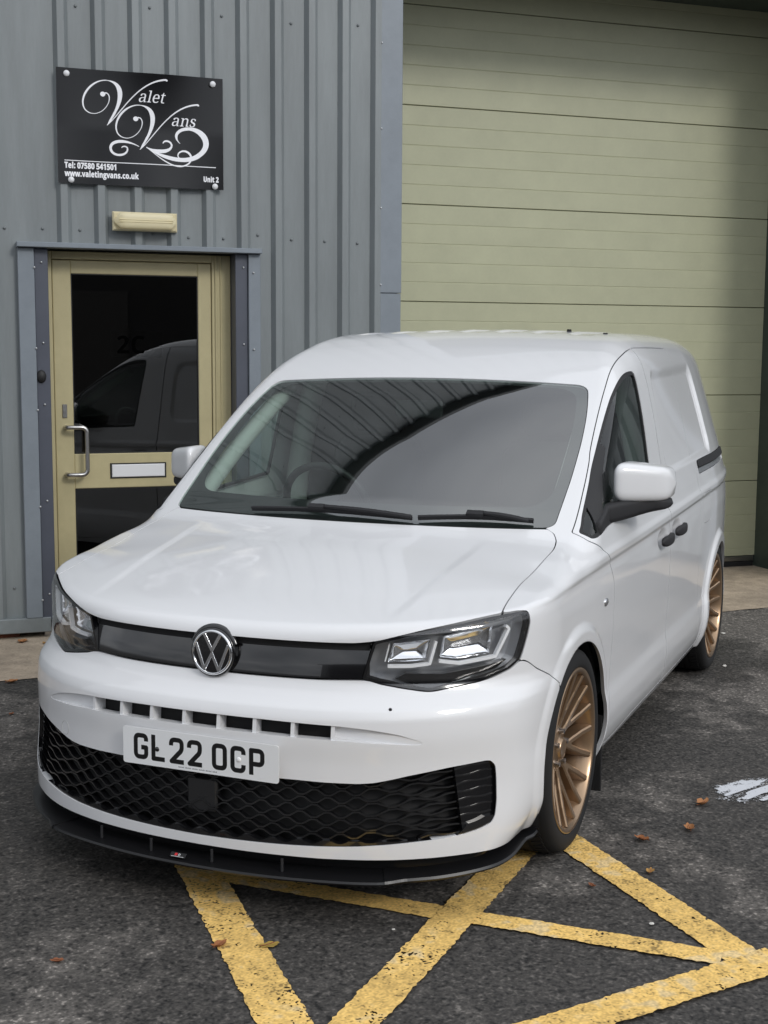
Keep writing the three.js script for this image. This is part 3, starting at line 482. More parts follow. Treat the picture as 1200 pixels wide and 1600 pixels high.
// headlights
for (const s of [1, -1]) {
  const hl = part('headlight', van), R = [0.40, 1.0], sg = g => s > 0 ? g : mirrorZ(g), sd = p => hlSdf(U(p), p[1]);
  mesh('lamp_rim', sg(panel('nose', p => Math.max(sd(p) + 0.0012, -0.0085 - sd(p)), [...R, 170], [0.645, 0.885, 70], { inset: 0.001, flange: 0.02 })), MV.gloss, hl);
  mesh('lamp_housing', sg(panel('nose', p => sd(p) + 0.006, [...R, 110], [0.645, 0.885, 46], { inset: 0.062, flange: 0.0001, flangeFrom: -0.060 })), MV.lampHouse, hl);
  mesh('lamp_lens', sg(panel('nose', p => sd(p) + 0.0085, [...R, 110], [0.645, 0.885, 46], { inset: 0.0015, flange: 0 })), MV.lens, hl);
  const poly = pts => polySdf(pts.map(([x, y, Z]) => [wrapU(x, -Z), y]));
  for (const c of [[[0.699, 0.792, 0.534], [0.644, 0.804, 0.634], [0.651, 0.742, 0.622], [0.706, 0.738, 0.519]], [[0.620, 0.812, 0.667], [0.508, 0.839, 0.785], [0.519, 0.752, 0.779], [0.594, 0.742, 0.7], [0.628, 0.750, 0.657]]]) {
    const q = poly(c); mesh('reflector', sg(panel('nose', p => q(U(p), p[1]), [...R, 130], [0.70, 0.86, 40], { inset: p => 0.034 + 0.018 * Math.sqrt(clamp(-q(U(p), p[1]) / 0.03, 0, 1)), flange: 0.012 })), MV.chrome, hl);
  }
  const line = (pts, w, d) => { const P = [], N = []; for (let i = 0; i < pts.length - 1; i++) for (let k = i ? 1 : 0; k <= 8; k++) { const t = k / 8, f = c => pts[i][c] + (pts[i + 1][c] - pts[i][c]) * t, [p, n] = nP(wrapU(f(0), -f(2)), f(1), d); P.push([p[0], p[1], p[2] * s]); N.push([n[0], n[1], n[2] * s]); } return bar(P, N, w, 0.014); };
  mesh('light_guide', line([[0.637, 0.800, 0.644], [0.648, 0.735, 0.629], [0.676, 0.729, 0.58], [0.706, 0.729, 0.519]], 0.0082, 0.014), MV.lightGuide, hl);
  mesh('light_guide', line([[0.482, 0.832, 0.81], [0.474, 0.822, 0.818], [0.511, 0.744, 0.787], [0.594, 0.732, 0.703], [0.632, 0.742, 0.652]], 0.0088, 0.014), MV.lightGuide, hl);
  mesh('light_guide', line([[0.462, 0.824, 0.826], [0.49, 0.752, 0.806]], 0.012, 0.034), MV.satin, hl);
  mesh('lamp_bezel', line([[0.706, 0.792, 0.524], [0.71, 0.740, 0.512]], 0.004, 0.03), MV.lightGuide, hl);
  const low = poly([[0.47, 0.728, 0.822], [0.53, 0.715, 0.768], [0.63, 0.70, 0.668], [0.69, 0.705, 0.57], [0.70, 0.69, 0.54], [0.66, 0.673, 0.631], [0.58, 0.686, 0.715], [0.50, 0.705, 0.795]]);
  mesh('lamp_skirt', sg(panel('nose', p => low(U(p), p[1]), [...R, 130], [0.65, 0.75, 30], { inset: 0.03, flange: 0.02 })), MV.gloss, hl);
}
// number plate
{
  const tex = canvasTex(1040, 222, (c, w, h) => {
    c.fillStyle = '#eceef0'; c.fillRect(0, 0, w, h);
    c.strokeStyle = '#0b0b0d'; c.lineWidth = 28; c.lineCap = 'butt'; c.lineJoin = 'round';
    const H = 158, T = 32, W = 100, y0 = T + 14, y1 = T + H - 14, ym = T + H / 2, q = 26;
    const path = f => { c.beginPath(); f(); c.stroke(); };
    const L = {
      G: x => path(() => { c.moveTo(x + W - 14, y0 + 34); c.lineTo(x + W - 14, y0 + q - 4); c.quadraticCurveTo(x + W - 14, y0, x + W - 14 - q, y0); c.lineTo(x + 14 + q, y0); c.quadraticCurveTo(x + 14, y0, x + 14, y0 + q); c.lineTo(x + 14, y1 - q); c.quadraticCurveTo(x + 14, y1, x + 14 + q, y1); c.lineTo(x + W - 14 - q, y1); c.quadraticCurveTo(x + W - 14, y1, x + W - 14, y1 - q); c.lineTo(x + W - 14, ym + 6); c.lineTo(x + W - 48, ym + 6); }),
      L: x => path(() => { c.moveTo(x + 14, T); c.lineTo(x + 14, y1); c.lineTo(x + W - 8, y1); }),
      2: x => path(() => { c.moveTo(x + 14, y0 + 36); c.lineTo(x + 14, y0 + q); c.quadraticCurveTo(x + 14, y0, x + 14 + q, y0); c.lineTo(x + W - 14 - q, y0); c.quadraticCurveTo(x + W - 14, y0, x + W - 14, y0 + q); c.lineTo(x + W - 14, y0 + 40); c.quadraticCurveTo(x + W - 14, y0 + 62, x + W - 34, y0 + 78); c.lineTo(x + 17, y1); c.lineTo(x + W, y1); }),
      0: x => path(() => { c.moveTo(x + 14 + q, y0); c.lineTo(x + W - 14 - q, y0); c.quadraticCurveTo(x + W - 14, y0, x + W - 14, y0 + q); c.lineTo(x + W - 14, y1 - q); c.quadraticCurveTo(x + W - 14, y1, x + W - 14 - q, y1); c.lineTo(x + 14 + q, y1); c.quadraticCurveTo(x + 14, y1, x + 14, y1 - q); c.lineTo(x + 14, y0 + q); c.quadraticCurveTo(x + 14, y0, x + 14 + q, y0); c.closePath(); }),
      C: x => path(() => { c.moveTo(x + W - 14, y0 + 34); c.lineTo(x + W - 14, y0 + q); c.quadraticCurveTo(x + W - 14, y0, x + W - 14 - q, y0); c.lineTo(x + 14 + q, y0); c.quadraticCurveTo(x + 14, y0, x + 14, y0 + q); c.lineTo(x + 14, y1 - q); c.quadraticCurveTo(x + 14, y1, x + 14 + q, y1); c.lineTo(x + W - 14 - q, y1); c.quadraticCurveTo(x + W - 14, y1, x + W - 14, y1 - q); c.lineTo(x + W - 14, y1 - 36); }),
      P: x => path(() => { c.moveTo(x + 14, T + H); c.lineTo(x + 14, y0); c.lineTo(x + W - 14 - q, y0); c.quadraticCurveTo(x + W - 14, y0, x + W - 14, y0 + q); c.lineTo(x + W - 14, ym + 14 - q); c.quadraticCurveTo(x + W - 14, ym + 14, x + W - 14 - q, ym + 14); c.lineTo(x + 14, ym + 14); }),
    };
    let x = 74; for (const ch of ['G', 'L', '2', '2']) { L[ch](x); x += W + 22; } x += 44; for (const ch of ['0', 'C', 'P']) { L[ch](x); x += W + 22; }
    c.fillStyle = '#8a8d92'; for (let i = 0, q = 380; i < 46; i++) { const b = 2 + (i * 7) % 4; c.fillRect(q, 201 + (i % 3), b, 8 - (i % 3)); q += b + 1.6 + (i % 8 === 7 ? 5 : 0); }
  });
  const plate = part('number_plate', van), s = new THREE.Shape(), a = 0.26, b = 0.0555, r = 0.009;
  s.moveTo(-a + r, -b); s.lineTo(a - r, -b); s.quadraticCurveTo(a, -b, a, -b + r); s.lineTo(a, b - r); s.quadraticCurveTo(a, b, a - r, b); s.lineTo(-a + r, b); s.quadraticCurveTo(-a, b, -a, b - r); s.lineTo(-a, -b + r); s.quadraticCurveTo(-a, -b, -a + r, -b);
  plate.position.set(0.8835, 0.4609, 0); plate.rotation.y = Math.PI / 2;
  const g = new THREE.ExtrudeGeometry(s, { depth: 0.0026, bevelEnabled: false, curveSegments: 6 }); g.translate(0, 0, -0.0026); mesh('plate_base', g, std({ color: lin(0.8, 0.8, 0.8), roughness: 0.4 }), plate);
  const f = new THREE.ShapeGeometry(s, 6), p = f.attributes.position, uv = f.attributes.uv; for (let i = 0; i < p.count; i++) uv.setXY(i, (p.getX(i) + a) / (2 * a), (p.getY(i) + b) / (2 * b)); f.translate(0, 0, 0.0006);
  mesh('plate_face', f, phys({ map: tex, roughness: 0.35, clearcoat: 0.6, clearcoatRoughness: 0.08 }), plate);
  for (const [x, y, m] of [[-0.142, -0.003, MV.gloss], [0.132, 0.0, MV.lightGuide]]) { const d = new THREE.SphereGeometry(0.0075, 16, 8, 0, Math.PI * 2, 0, Math.PI / 2); d.scale(1, 0.5, 1); d.rotateX(Math.PI / 2); d.translate(x, y, 0.0006); mesh('plate_screw', d, m, plate); }
}
// round towing-eye cover, washer dot
{ const c = new THREE.TorusGeometry(0.0215, 0.0011, 6, 40), [p, n] = nP(-0.532, 0.448, 0.0003); c.lookAt(new V3(...n)); c.translate(...p); mesh('towing_eye_cover', c, MV.trimGrey, bumper); }
{ const [p] = nP(wrapU(0.754, -0.548), 0.622, 0); const d = new THREE.SphereGeometry(0.005, 10, 8); d.translate(...p); mesh('bumper_plug', d, MV.rubber, bumper); }
// splitter under the bumper
{
  const sp = part('front_splitter', van);
  const edge = spl([[0, 0.030], [0.35, 0.030], [0.52, 0.036], [0.57, 0.016], [0.70, 0.010], [0.85, 0.002], [1.1, -0.004]]);
  const plan = (u, out) => { const [p, n] = nP(u, 0.196, 0), l = Math.hypot(n[0], n[2]); return [p[0] + n[0] / l * out, p[2] + n[2] / l * out]; };
  const lip = (u0, u1, yT, th, out, inn, name) => {
    const n = 90, pos = [], idx = [];
    for (let i = 0; i <= n; i++) { const u = u0 + (u1 - u0) * i / n, a = Math.abs(u), o = plan(u, edge(a) + out), q = plan(u, -inn), y = yT(a);
      pos.push(q[0], y + 0.004, q[1], o[0], y, o[1], plan(u, edge(a) + out + 0.004)[0], y - th * 0.5, plan(u, edge(a) + out + 0.004)[1], o[0], y - th, o[1], q[0], y - th, q[1]); }
    for (let i = 0; i < n; i++) for (let k = 0; k < 5; k++) { const a = i * 5 + k, b = i * 5 + (k + 1) % 5; idx.push(a, a + 5, b + 5, a, b + 5, b); }
    for (const e of [0, n * 5]) idx.push(e, e + 1, e + 2, e, e + 2, e + 3, e, e + 3, e + 4);
    let g = new THREE.BufferGeometry(); g.setAttribute('position', new THREE.Float32BufferAttribute(pos, 3)); g.setIndex(idx); g = g.toNonIndexed(); g.computeVertexNormals();
    mesh(name, g, MV.semi, sp);
  };
  const yS = a => 0.146 + 0.028 * sstep(0.60, 1.0, a);
  lip(-0.555, 0.555, a => 0.143, 0.011, 0.006, 0.10, 'splitter_blade');
  lip(0.53, 1.03, yS, 0.013, 0.010, 0.05, 'splitter_blade'); lip(-1.03, -0.53, yS, 0.013, 0.010, 0.05, 'splitter_blade');
  mesh('splitter_backing', panel('nose', p => Math.max(0.11 - p[1], p[1] - 0.20, 0.27 - p[0]), [-1.05, 1.05, 140], [0.105, 0.205, 14], { inset: 0.035, flange: 0 }), MV.black, sp);
  for (const u of [-0.36, -0.165, 0.045, 0.265]) { const [x, z] = plan(u, 0.004); const c = new THREE.CylinderGeometry(0.0042, 0.0042, 0.038, 12); c.translate(x, 0.164, z); mesh('support_rod', c, MV.grain, sp); }
  const tx = canvasTex(128, 48, (c, w, h) => { c.fillStyle = '#0a0a0b'; c.fillRect(0, 0, w, h); c.fillStyle = '#c8242b'; c.fillRect(34, 6, 22, 26); c.fillStyle = '#d8d8d8'; c.font = 'bold 30px sans-serif'; c.fillText('D', 62, 31); c.fillRect(10, 38, 104, 4); });
  const pl = new THREE.PlaneGeometry(0.052, 0.016); pl.rotateX(-0.95); pl.rotateY(Math.PI / 2); const q = plan(-0.06, 0.018); pl.translate(q[0], 0.1545, q[1]); mesh('maker_sticker', pl, std({ map: tx, roughness: 0.5 }), sp);
}
// wheels
function makeWheel() {
  const w = new THREE.Group(); w.name = 'wheel';                     // axis along z, outer face at +z
  const T = 0.336, prof = [[0.255, -0.215], [0.285, -0.222], [0.312, -0.217], [0.328, -0.196], [0.3345, -0.165], [T, -0.115], [0.3345, -0.062], [0.3325, -0.034], [0.3265, -0.016], [0.315, -0.006], [0.300, -0.001], [0.282, -0.001], [0.272, -0.006], [0.266, -0.012]];
  const tyre = new THREE.LatheGeometry(prof.map(a => new THREE.Vector2(...a)), 120); tyre.rotateX(Math.PI / 2);
  mesh('tyre', tyre, MV.rubber, w);
  const blocks = [];                                                  // tread: shoulder blocks and ribs with real gaps
  for (let k = 0; k < 72; k++) for (const [z0, z1, sk] of [[-0.040, -0.076, 0.5], [-0.154, -0.190, -0.5]]) {
    const a = k / 72 * Math.PI * 2, g = new THREE.BoxGeometry(0.0215, 0.006, Math.abs(z1 - z0)); g.rotateY(sk * 0.4); g.rotateX(z0 > -0.1 ? 0.10 : -0.10); g.translate(0, T - 0.0015 - 0.0006, (z0 + z1) / 2); g.rotateZ(a); blocks.push(g);
  }
  for (const z of [-0.098, -0.132]) { const g = new THREE.LatheGeometry([[T - 0.004, -0.012], [T + 0.0015, -0.011], [T + 0.0015, 0.011], [T - 0.004, 0.012]].map(a => new THREE.Vector2(...a)), 110); g.rotateX(Math.PI / 2); g.translate(0, 0, z); blocks.push(g); }
  mesh('tread', merge(blocks), MV.rubber, w);
  const rim = new THREE.LatheGeometry([[0.246, -0.215], [0.250, -0.205], [0.236, -0.19], [0.234, -0.10], [0.243, -0.035], [0.252, -0.018], [0.2545, -0.006], [0.262, -0.004], [0.2685, -0.003], [0.270, -0.008], [0.268, -0.016]].map(a => new THREE.Vector2(...a)), 110); rim.rotateX(Math.PI / 2);
  mesh('rim', rim, MV.bronze, w);
  const face = r => -0.062 + 0.052 * Math.pow(clamp((r - 0.05) / 0.20, 0, 1), 1.25);     // concave face
  const arm = (pts, w0, w1, d0, d1) => {                              // tapered, ridged spoke through polar points
    const n = 12, pos = [], idx = [];
    for (let i = 0; i <= n; i++) {
      const t = i / n, f = t * (pts.length - 1), k = Math.min(pts.length - 2, f | 0), q = f - k, r = pts[k][0] + (pts[k + 1][0] - pts[k][0]) * q, a = pts[k][1] + (pts[k + 1][1] - pts[k][1]) * q;
      const c = Math.cos(a), s = Math.sin(a), hw = (w0 + (w1 - w0) * t) / 2, z = face(r), dp = d0 + (d1 - d0) * t;
      for (const [o, dz] of [[-hw * 1.25, -dp], [-hw, -0.004], [-hw * 0.55, 0], [hw * 0.55, 0], [hw, -0.004], [hw * 1.25, -dp]]) pos.push(r * c - o * s, r * s + o * c, z + dz);
    }
    for (let i = 0; i < n; i++) for (let k = 0; k < 6; k++) { const a = i * 6 + k, b = i * 6 + (k + 1) % 6; idx.push(a, b, b + 6, a, b + 6, a + 6); }
    let g = new THREE.BufferGeometry(); g.setAttribute('position', new THREE.Float32BufferAttribute(pos, 3)); g.setIndex(idx); g = g.toNonIndexed(); g.computeVertexNormals(); return g;
  };
  const N = 9;                                                        // stems that fork half-way out
  for (let k = 0; k < N; k++) {
    const a = k / N * Math.PI * 2 + 0.35, h = Math.PI / N;
    mesh('spoke', merge([arm([[0.040, a], [0.125, a]], 0.030, 0.027, 0.056, 0.050), ...[-1, 1].map(q => arm([[0.098, a + q * 0.03], [0.135, a + q * h * 0.30], [0.19, a + q * h * 0.47], [0.250, a + q * h * 0.52]], 0.021, 0.0215, 0.050, 0.044))]), MV.bronze, w);
  }
  const hub = new THREE.LatheGeometry([[0.085, -0.115], [0.082, -0.068], [0.070, -0.060], [0.042, -0.056], [0.036, -0.050], [0.034, -0.044], [0.030, -0.041], [0, -0.040]].map(a => new THREE.Vector2(...a)), 48); hub.rotateX(Math.PI / 2);
  mesh('hub', hub, MV.bronze, w);
  for (let k = 0; k < 5; k++) { const g = new THREE.CylinderGeometry(0.010, 0.011, 0.02, 6); g.rotateX(Math.PI / 2); const a = k / 5 * Math.PI * 2; g.translate(0.057 * Math.cos(a), 0.057 * Math.sin(a), -0.052); mesh('wheel_nut', g, MV.steel, w); }
  const disc = new THREE.LatheGeometry([[0.06, -0.150], [0.158, -0.150], [0.160, -0.146], [0.160, -0.130], [0.158, -0.127], [0.06, -0.127]].map(a => new THREE.Vector2(...a)), 64); disc.rotateX(Math.PI / 2);
  mesh('brake_disc', disc, MV.steel, w);
  const cal = []; for (let i = 0; i <= 8; i++) { const a = 2.5 + i * 0.12; cal.push([Math.cos(a) * 0.14, Math.sin(a) * 0.14, -0.118]); } mesh('brake_caliper', bar(cal, cal.map(() => [0, 0, 1]), 0.06, 0.05), MV.dark, w);
  return w;
}
const wheel0 = makeWheel();
for (const [x, s, turn] of [[0, -1, 0.2], [WB, -1, 0.85], [0, 1, 0.5], [WB, 1, 0.1]]) {
  const w = wheel0.clone(); w.position.set(x, WY, s * (x ? 0.899 : 0.893)); w.rotation.set(0, s < 0 ? Math.PI : 0, 0); w.rotateZ(turn); van.add(w);
}
// wheel-arch liners, mudflaps, underbody
for (const s of [-1, 1]) for (const [x, r] of [[0, 0.372], [WB, 0.352]]) {
  const n = 40, pos = [], idx = []; for (let i = 0; i <= n; i++) { const a = -0.42 + (Math.PI + 0.84) * i / n; for (const z of [0.872, 0.60]) pos.push(x + r * Math.cos(a), WY + r * Math.sin(a), s * z); }
  for (let i = 0; i < n; i++) idx.push(i * 2, i * 2 + 2, i * 2 + 3, i * 2, i * 2 + 3, i * 2 + 1);
  const c = pos.length / 3; pos.push(x, WY, s * 0.60); for (let i = 0; i < n; i++) idx.push(c, i * 2 + 1, i * 2 + 3);
  const g = new THREE.BufferGeometry(); g.setAttribute('position', new THREE.Float32BufferAttribute(pos, 3)); g.setIndex(idx); g.computeVertexNormals(); mesh('wheel_arch_liner', g, MV.dark, van);
}
for (const s of [-1, 1]) mesh('mudflap', box(-0.372, -0.362, 0.085, 0.36, Math.min(s * 0.70, s * 0.893), Math.max(s * 0.70, s * 0.893), 0.003), MV.rubber, van);
mesh('underbody', merge([box(-2.35, -0.42, 0.195, 0.225, -0.84, 0.84), box(-3.45, -2.35, 0.22, 0.25, -0.58, 0.58), box(-0.42, 0.62, 0.175, 0.20, -0.58, 0.58)]), MV.dark, van);
mesh('axle', merge([box(-0.06, 0.06, 0.28, 0.36, -0.72, 0.72, 0.02), box(WB - 0.06, WB + 0.06, 0.28, 0.36, -0.72, 0.72, 0.02)]), MV.dark, van);
mesh('engine_bay_bulkhead', box(0.36, 0.38, 0.22, 0.86, -0.58, 0.58), MV.dark, van);
// cab
const dash = []; for (let i = 0; i <= 16; i++) { const t = i / 16 * 2 - 1, e = Math.pow(Math.max(1 - t ** 8, 0.01), 0.5); dash.push({ c: [-0.46 - 0.05 * t * t, 0.845, t * 0.74], a: 0.235 * e, b: 0.145 * e, n: 3 }); }
mesh('dashboard', loft(dash, [1, 0, 0], [0, 1, 0], 36), MV.grain, van);
mesh('instrument_hood', loft([-1, -0.8, -0.4, 0, 0.4, 0.8, 1].map(t => ({ c: [-0.60, 0.985, 0.37 + 0.17 * t], a: 0.09 * Math.sqrt(1.02 - t * t), b: 0.05 * Math.sqrt(1.02 - t * t), n: 2.5 })), [1, 0, 0], [0, 1, 0]), MV.grain, van);
{ const w = part('steering_wheel', van); const g = new THREE.TorusGeometry(0.182, 0.016, 12, 48); mesh('wheel_ring', g, MV.black, w); mesh('wheel_boss', merge([box(-0.07, 0.07, -0.06, 0.05, -0.03, 0.02, 0.012), box(-0.175, 0.175, -0.02, 0.015, -0.012, 0.004, 0.005), box(-0.02, 0.02, -0.175, 0, -0.012, 0.004, 0.005)]), MV.black, w); w.position.set(-0.775, 1.0, 0.37); w.rotation.set(0, -Math.PI / 2, 0); w.rotateX(-0.42); }
for (const z of [0.40, -0.40]) {
  const seat = part('seat', van);
  mesh('seat_cushion', loft([0, 0.15, 0.5, 0.85, 1].map(t => ({ c: [-0.90 - 0.5 * t, 0.66 - 0.05 * t, z], a: 0.245 * (t % 1 ? 1 : 0.9), b: 0.075 * (t % 1 ? 1 : 0.6), n: 4 })), [0, 0, 1], [0, 1, 0]), MV.seat, seat);
  mesh('seat_back', loft([0, 0.1, 0.5, 0.9, 1].map(t => ({ c: [-1.27 - 0.13 * t, 0.66 + 0.58 * t, z], a: 0.24 * (t < 0.95 ? 1 - 0.15 * t : 0.7), b: 0.07 * (t < 0.95 ? 1 : 0.6), n: 3.5 })), [0, 0, 1], [1, 0.2, 0]), MV.seat, seat);
  mesh('head_restraint', loft([0, 0.2, 0.8, 1].map(t => ({ c: [-1.39, 1.27 + 0.17 * t, z], a: 0.13 * (t % 1 ? 1 : 0.8), b: 0.045 * (t % 1 ? 1 : 0.6), n: 3 })), [0, 0, 1], [1, 0, 0]), MV.seat, seat);
}
mesh('bulkhead', panel('flank', p => Math.max(-1.455 - p[0], p[0] + 1.445), [-1.47, -1.43, 8], [-19 * DEG, 199 * DEG, 90], { inset: 0.03, flange: 0 }), MV.seat, van);
{ const pts = []; for (let i = 0; i <= 60; i++) { const p = domains.flank(-1.45, (-18 + 216 * i / 60) * DEG); pts.push([p[2] * 0.955, 0.5 + (p[1] - 0.5) * 0.965]); } const s = new THREE.Shape(pts.map(p => new THREE.Vector2(...p))); const g = new THREE.ShapeGeometry(s); g.rotateY(-Math.PI / 2); g.scale(1, 1, 1); g.translate(-1.452, 0, 0); mesh('cab_partition', g, MV.grain, van); }
mesh('rear_view_mirror', box(-0.865, -0.845, 1.365, 1.43, -0.10, 0.10, 0.008), MV.black, van);
for (const s of [-1, 1]) {
  mesh('pillar_trim', tube([[-0.30, 1.02, s * 0.715], [-0.55, 1.19, s * 0.705], [-0.80, 1.345, s * 0.685], [-1.0, 1.47, s * 0.655]], 0.035, 20, 12), MV.trimGrey, van);
  mesh('pillar_trim', tube([[-1.36, 0.6, s * 0.82], [-1.36, 1.0, s * 0.80], [-1.36, 1.3, s * 0.755], [-1.36, 1.52, s * 0.69]], 0.05, 20, 12), MV.trimGrey, van);
mesh('tail_light', panel('tail', p => Math.max(Math.abs(Math.abs(p[2]) - 0.63) - 0.04, Math.abs(p[1] - 1.15) - 0.24, -s * p[2]), [-0.8, 0.8, 80], [0.85, 1.45, 40], { inset: -0.012, flange: 0.02 }), MV.red, van);
}
mesh('cab_floor', box(-1.44, -0.25, 0.30, 0.33, -0.78, 0.78), MV.dark, van);
mesh('seat_base', box(-1.40, -0.95, 0.33, 0.6, -0.7, 0.7, 0.03), MV.dark, van);
// ---------------------------------------------------------------- building: wall face z = WZ, x to the right
const WZ = -1.2, EAVE = 6.0, DX0 = 2.785, DX1 = 6.035, DZ = -2.15, LINT = 4.09, ED0 = 0.715, ED1 = 1.795, EDT = 2.17;
const speck = (seed, r, g, b, amp, scale = 1) => { const n1 = tileNoise(seed, 8), n2 = tileNoise(seed + 1, 32), n3 = tileNoise(seed + 2, 128), rn = mulberry(seed + 3); return dataTex(512, 512, (i, j) => { const v = 1 + amp * ((n1(i / 64, j / 64) - 0.5) * 1.1 + (n2(i / 16, j / 16) - 0.5) * 0.6 + (n3(i / 4, j / 4) - 0.5) * 0.35 + (rn() - 0.5) * 0.25); return [r * v, g * v, b * v]; }); };
const MB = {
  clad: phys({ map: speck(11, 124, 130, 132, 0.085), roughness: 0.46, clearcoat: 0.12, clearcoatRoughness: 0.35 }),
  flash: phys({ map: speck(21, 125, 133, 141, 0.05), roughness: 0.42, clearcoat: 0.15, clearcoatRoughness: 0.3 }),
  trim: phys({ map: speck(31, 76, 80, 91, 0.05), roughness: 0.42, clearcoat: 0.15, clearcoatRoughness: 0.3 }),
  tan: phys({ map: speck(41, 182, 172, 134, 0.04), roughness: 0.42, clearcoat: 0.15, clearcoatRoughness: 0.25 }),
  roller: phys({ map: speck(51, 182, 183, 154, 0.035), roughness: 0.44, clearcoat: 0.15, clearcoatRoughness: 0.3, bumpMap: fleck, bumpScale: 0.0006 }),
  green: phys({ map: speck(61, 66, 76, 70, 0.10), roughness: 0.5 }),
  glass: phys({ color: lin(0.25, 0.255, 0.27), roughness: 0, transmission: 1, thickness: 0, ior: 1.95 }),
  steel: std({ color: lin(0.50, 0.49, 0.48), roughness: 0.30, metalness: 1 }),
  white: std({ color: lin(0.72, 0.73, 0.75), roughness: 0.45 }),
  black: std({ color: lin(0.012, 0.012, 0.013), roughness: 0.6 }),
  screw: std({ color: lin(0.55, 0.56, 0.57), roughness: 0.35, metalness: 0.6 }),
  cap: std({ color: lin(0.16, 0.175, 0.18), roughness: 0.5 }),
  lampBody: phys({ color: lin(0.62, 0.55, 0.35), roughness: 0.35, clearcoat: 0.3 }),
  lampLens: phys({ color: lin(0.90, 0.83, 0.58), roughness: 0.45, transmission: 0.35, thickness: 0 }),
  gutter: std({ color: lin(0.09, 0.095, 0.10), roughness: 0.5 }),
  brick: std({ map: speck(71, 112, 66, 50, 0.4), roughness: 0.9 }),
  room: std({ color: lin(0.30, 0.29, 0.27), roughness: 0.9 }),
  roofSheet: std({ color: lin(0.2, 0.21, 0.22), roughness: 0.6 }),
};
const unit = thing('industrial_unit', 'grey metal-clad industrial unit with glazed entrance door and tall roller door', 'building', [0, 0, WZ]);
const rb = mulberry(77);
// one cladding sheet covers five ribs; ribs stand proud of the pans
const PITCH = 0.2025, RIBX = 0.604 - 0.0355;
function sheet(x0, x1, y0, y1) {
  const pts = [[x0, 0]], r0 = Math.ceil((x0 - RIBX) / PITCH - 1e-6);
  for (let k = r0; RIBX + k * PITCH + 0.083 < x1 + 1e-6; k++) { const r = RIBX + k * PITCH; if (r < x0 + 0.001) { continue; } for (const q of [[r, 0], [r + 0.021, 0.035], [r + 0.058, 0.035], [r + 0.082, 0]]) if (q[0] < x1 - 1e-4) pts.push(q); }
  pts.push([x1, 0]);
  const pos = [], uv = [], idx = [];
  pts.forEach(([x, z], i) => { pos.push(x, y0, z, x, y1, z); });
  let g = new THREE.BufferGeometry(); 
  for (let i = 0; i < pts.length - 1; i++) idx.push(i * 2, i * 2 + 2, i * 2 + 3, i * 2, i * 2 + 3, i * 2 + 1);
  for (let i = 0; i < pts.length; i++) uv.push(pts[i][0] * 0.9, y0 * 0.11, pts[i][0] * 0.9, y1 * 0.11);
  g.setAttribute('position', new THREE.Float32BufferAttribute(pos, 3)); g.setAttribute('uv', new THREE.Float32BufferAttribute(uv, 2)); g.setIndex(idx);
  g = g.toNonIndexed(); g.computeVertexNormals(); return g;
}
{
  const cuts = []; for (let k = -8; k <= 16; k++) cuts.push(RIBX + (k * 5 - 2) * PITCH - 0.02);
  for (let i = 0; i < cuts.length - 1; i++) {
    let a = cuts[i], b = cuts[i + 1];
    const put = (x0, x1, y0, y1) => { if (x1 - x0 > 0.01) mesh('cladding_sheet', sheet(x0, x1, y0, y1), MB.clad, unit); };
    const spans = [[a, b]];
    for (const [x0, x1] of spans) {
      const ed = [Math.max(x0, ED0 - 0.10), Math.min(x1, ED1 + 0.09)], rd = [Math.max(x0, DX0 - 0.03), Math.min(x1, DX1 + 0.03)];
      if (ed[1] > ed[0]) { put(x0, ed[0], 0.115, EAVE); put(ed[0], ed[1], EDT + 0.02, EAVE); put(ed[1], Math.max(ed[1], Math.min(x1, DX0 - 0.03)), 0.115, EAVE); if (rd[1] > rd[0]) put(rd[0], rd[1], LINT, EAVE); }
      else if (rd[1] > rd[0]) { put(x0, rd[0], 0.115, EAVE); put(rd[0], rd[1], LINT, EAVE); put(rd[1], x1, 0.115, EAVE); }
      else put(x0, x1, 0.115, EAVE);
    }
  }
  // colour-capped fixing screws on the pans
  const scr = []; const dome = (x, y, z, r, ax = 'z') => { const g = new THREE.SphereGeometry(r, 8, 5, 0, Math.PI * 2, 0, Math.PI / 2); g.rotateX(Math.PI / 2); g.translate(x, y, z); return g; };
  for (let k = -2; k < 10; k++) { const x = RIBX + k * PITCH + 0.125; scr.push(dome(x, 2.275 + (rb() - 0.5) * 0.03, 0.0005, 0.009)); if (k % 2) scr.push(dome(x, 3.50 + (rb() - 0.5) * 0.04, 0.0005, 0.009)); scr.push(dome(x, 0.30 + (rb() - 0.5) * 0.03, 0.0005, 0.009)); scr.push(dome(x, 4.7, 0.0005, 0.009)); }
  tag(mesh('fixing_screw', merge(scr), MB.cap, unit), null, null, null, 'stuff');
}
// plinth: brick courses behind a drip flashing
mesh('drip_flashing', merge([box(-7, ED0 - 0.03, 0.035, 0.118, -0.02, 0.045, 0.004)]), MB.clad, unit);
mesh('drip_flashing', merge([box(ED1 + 0.03, DX0 - 0.15, 0.035, 0.118, -0.02, 0.045, 0.004)]), MB.clad, unit);
for (let i = 0; i < 36; i++) { const x = -6 + i * 0.225; if (x > ED0 - 0.2 && x < ED1 + 0.1 || x > DX0 - 0.25) continue; mesh('brick', box(x, x + 0.215, -0.03, 0.045, -0.11, -0.008 - rb() * 0.006, 0.004), MB.brick, unit); }
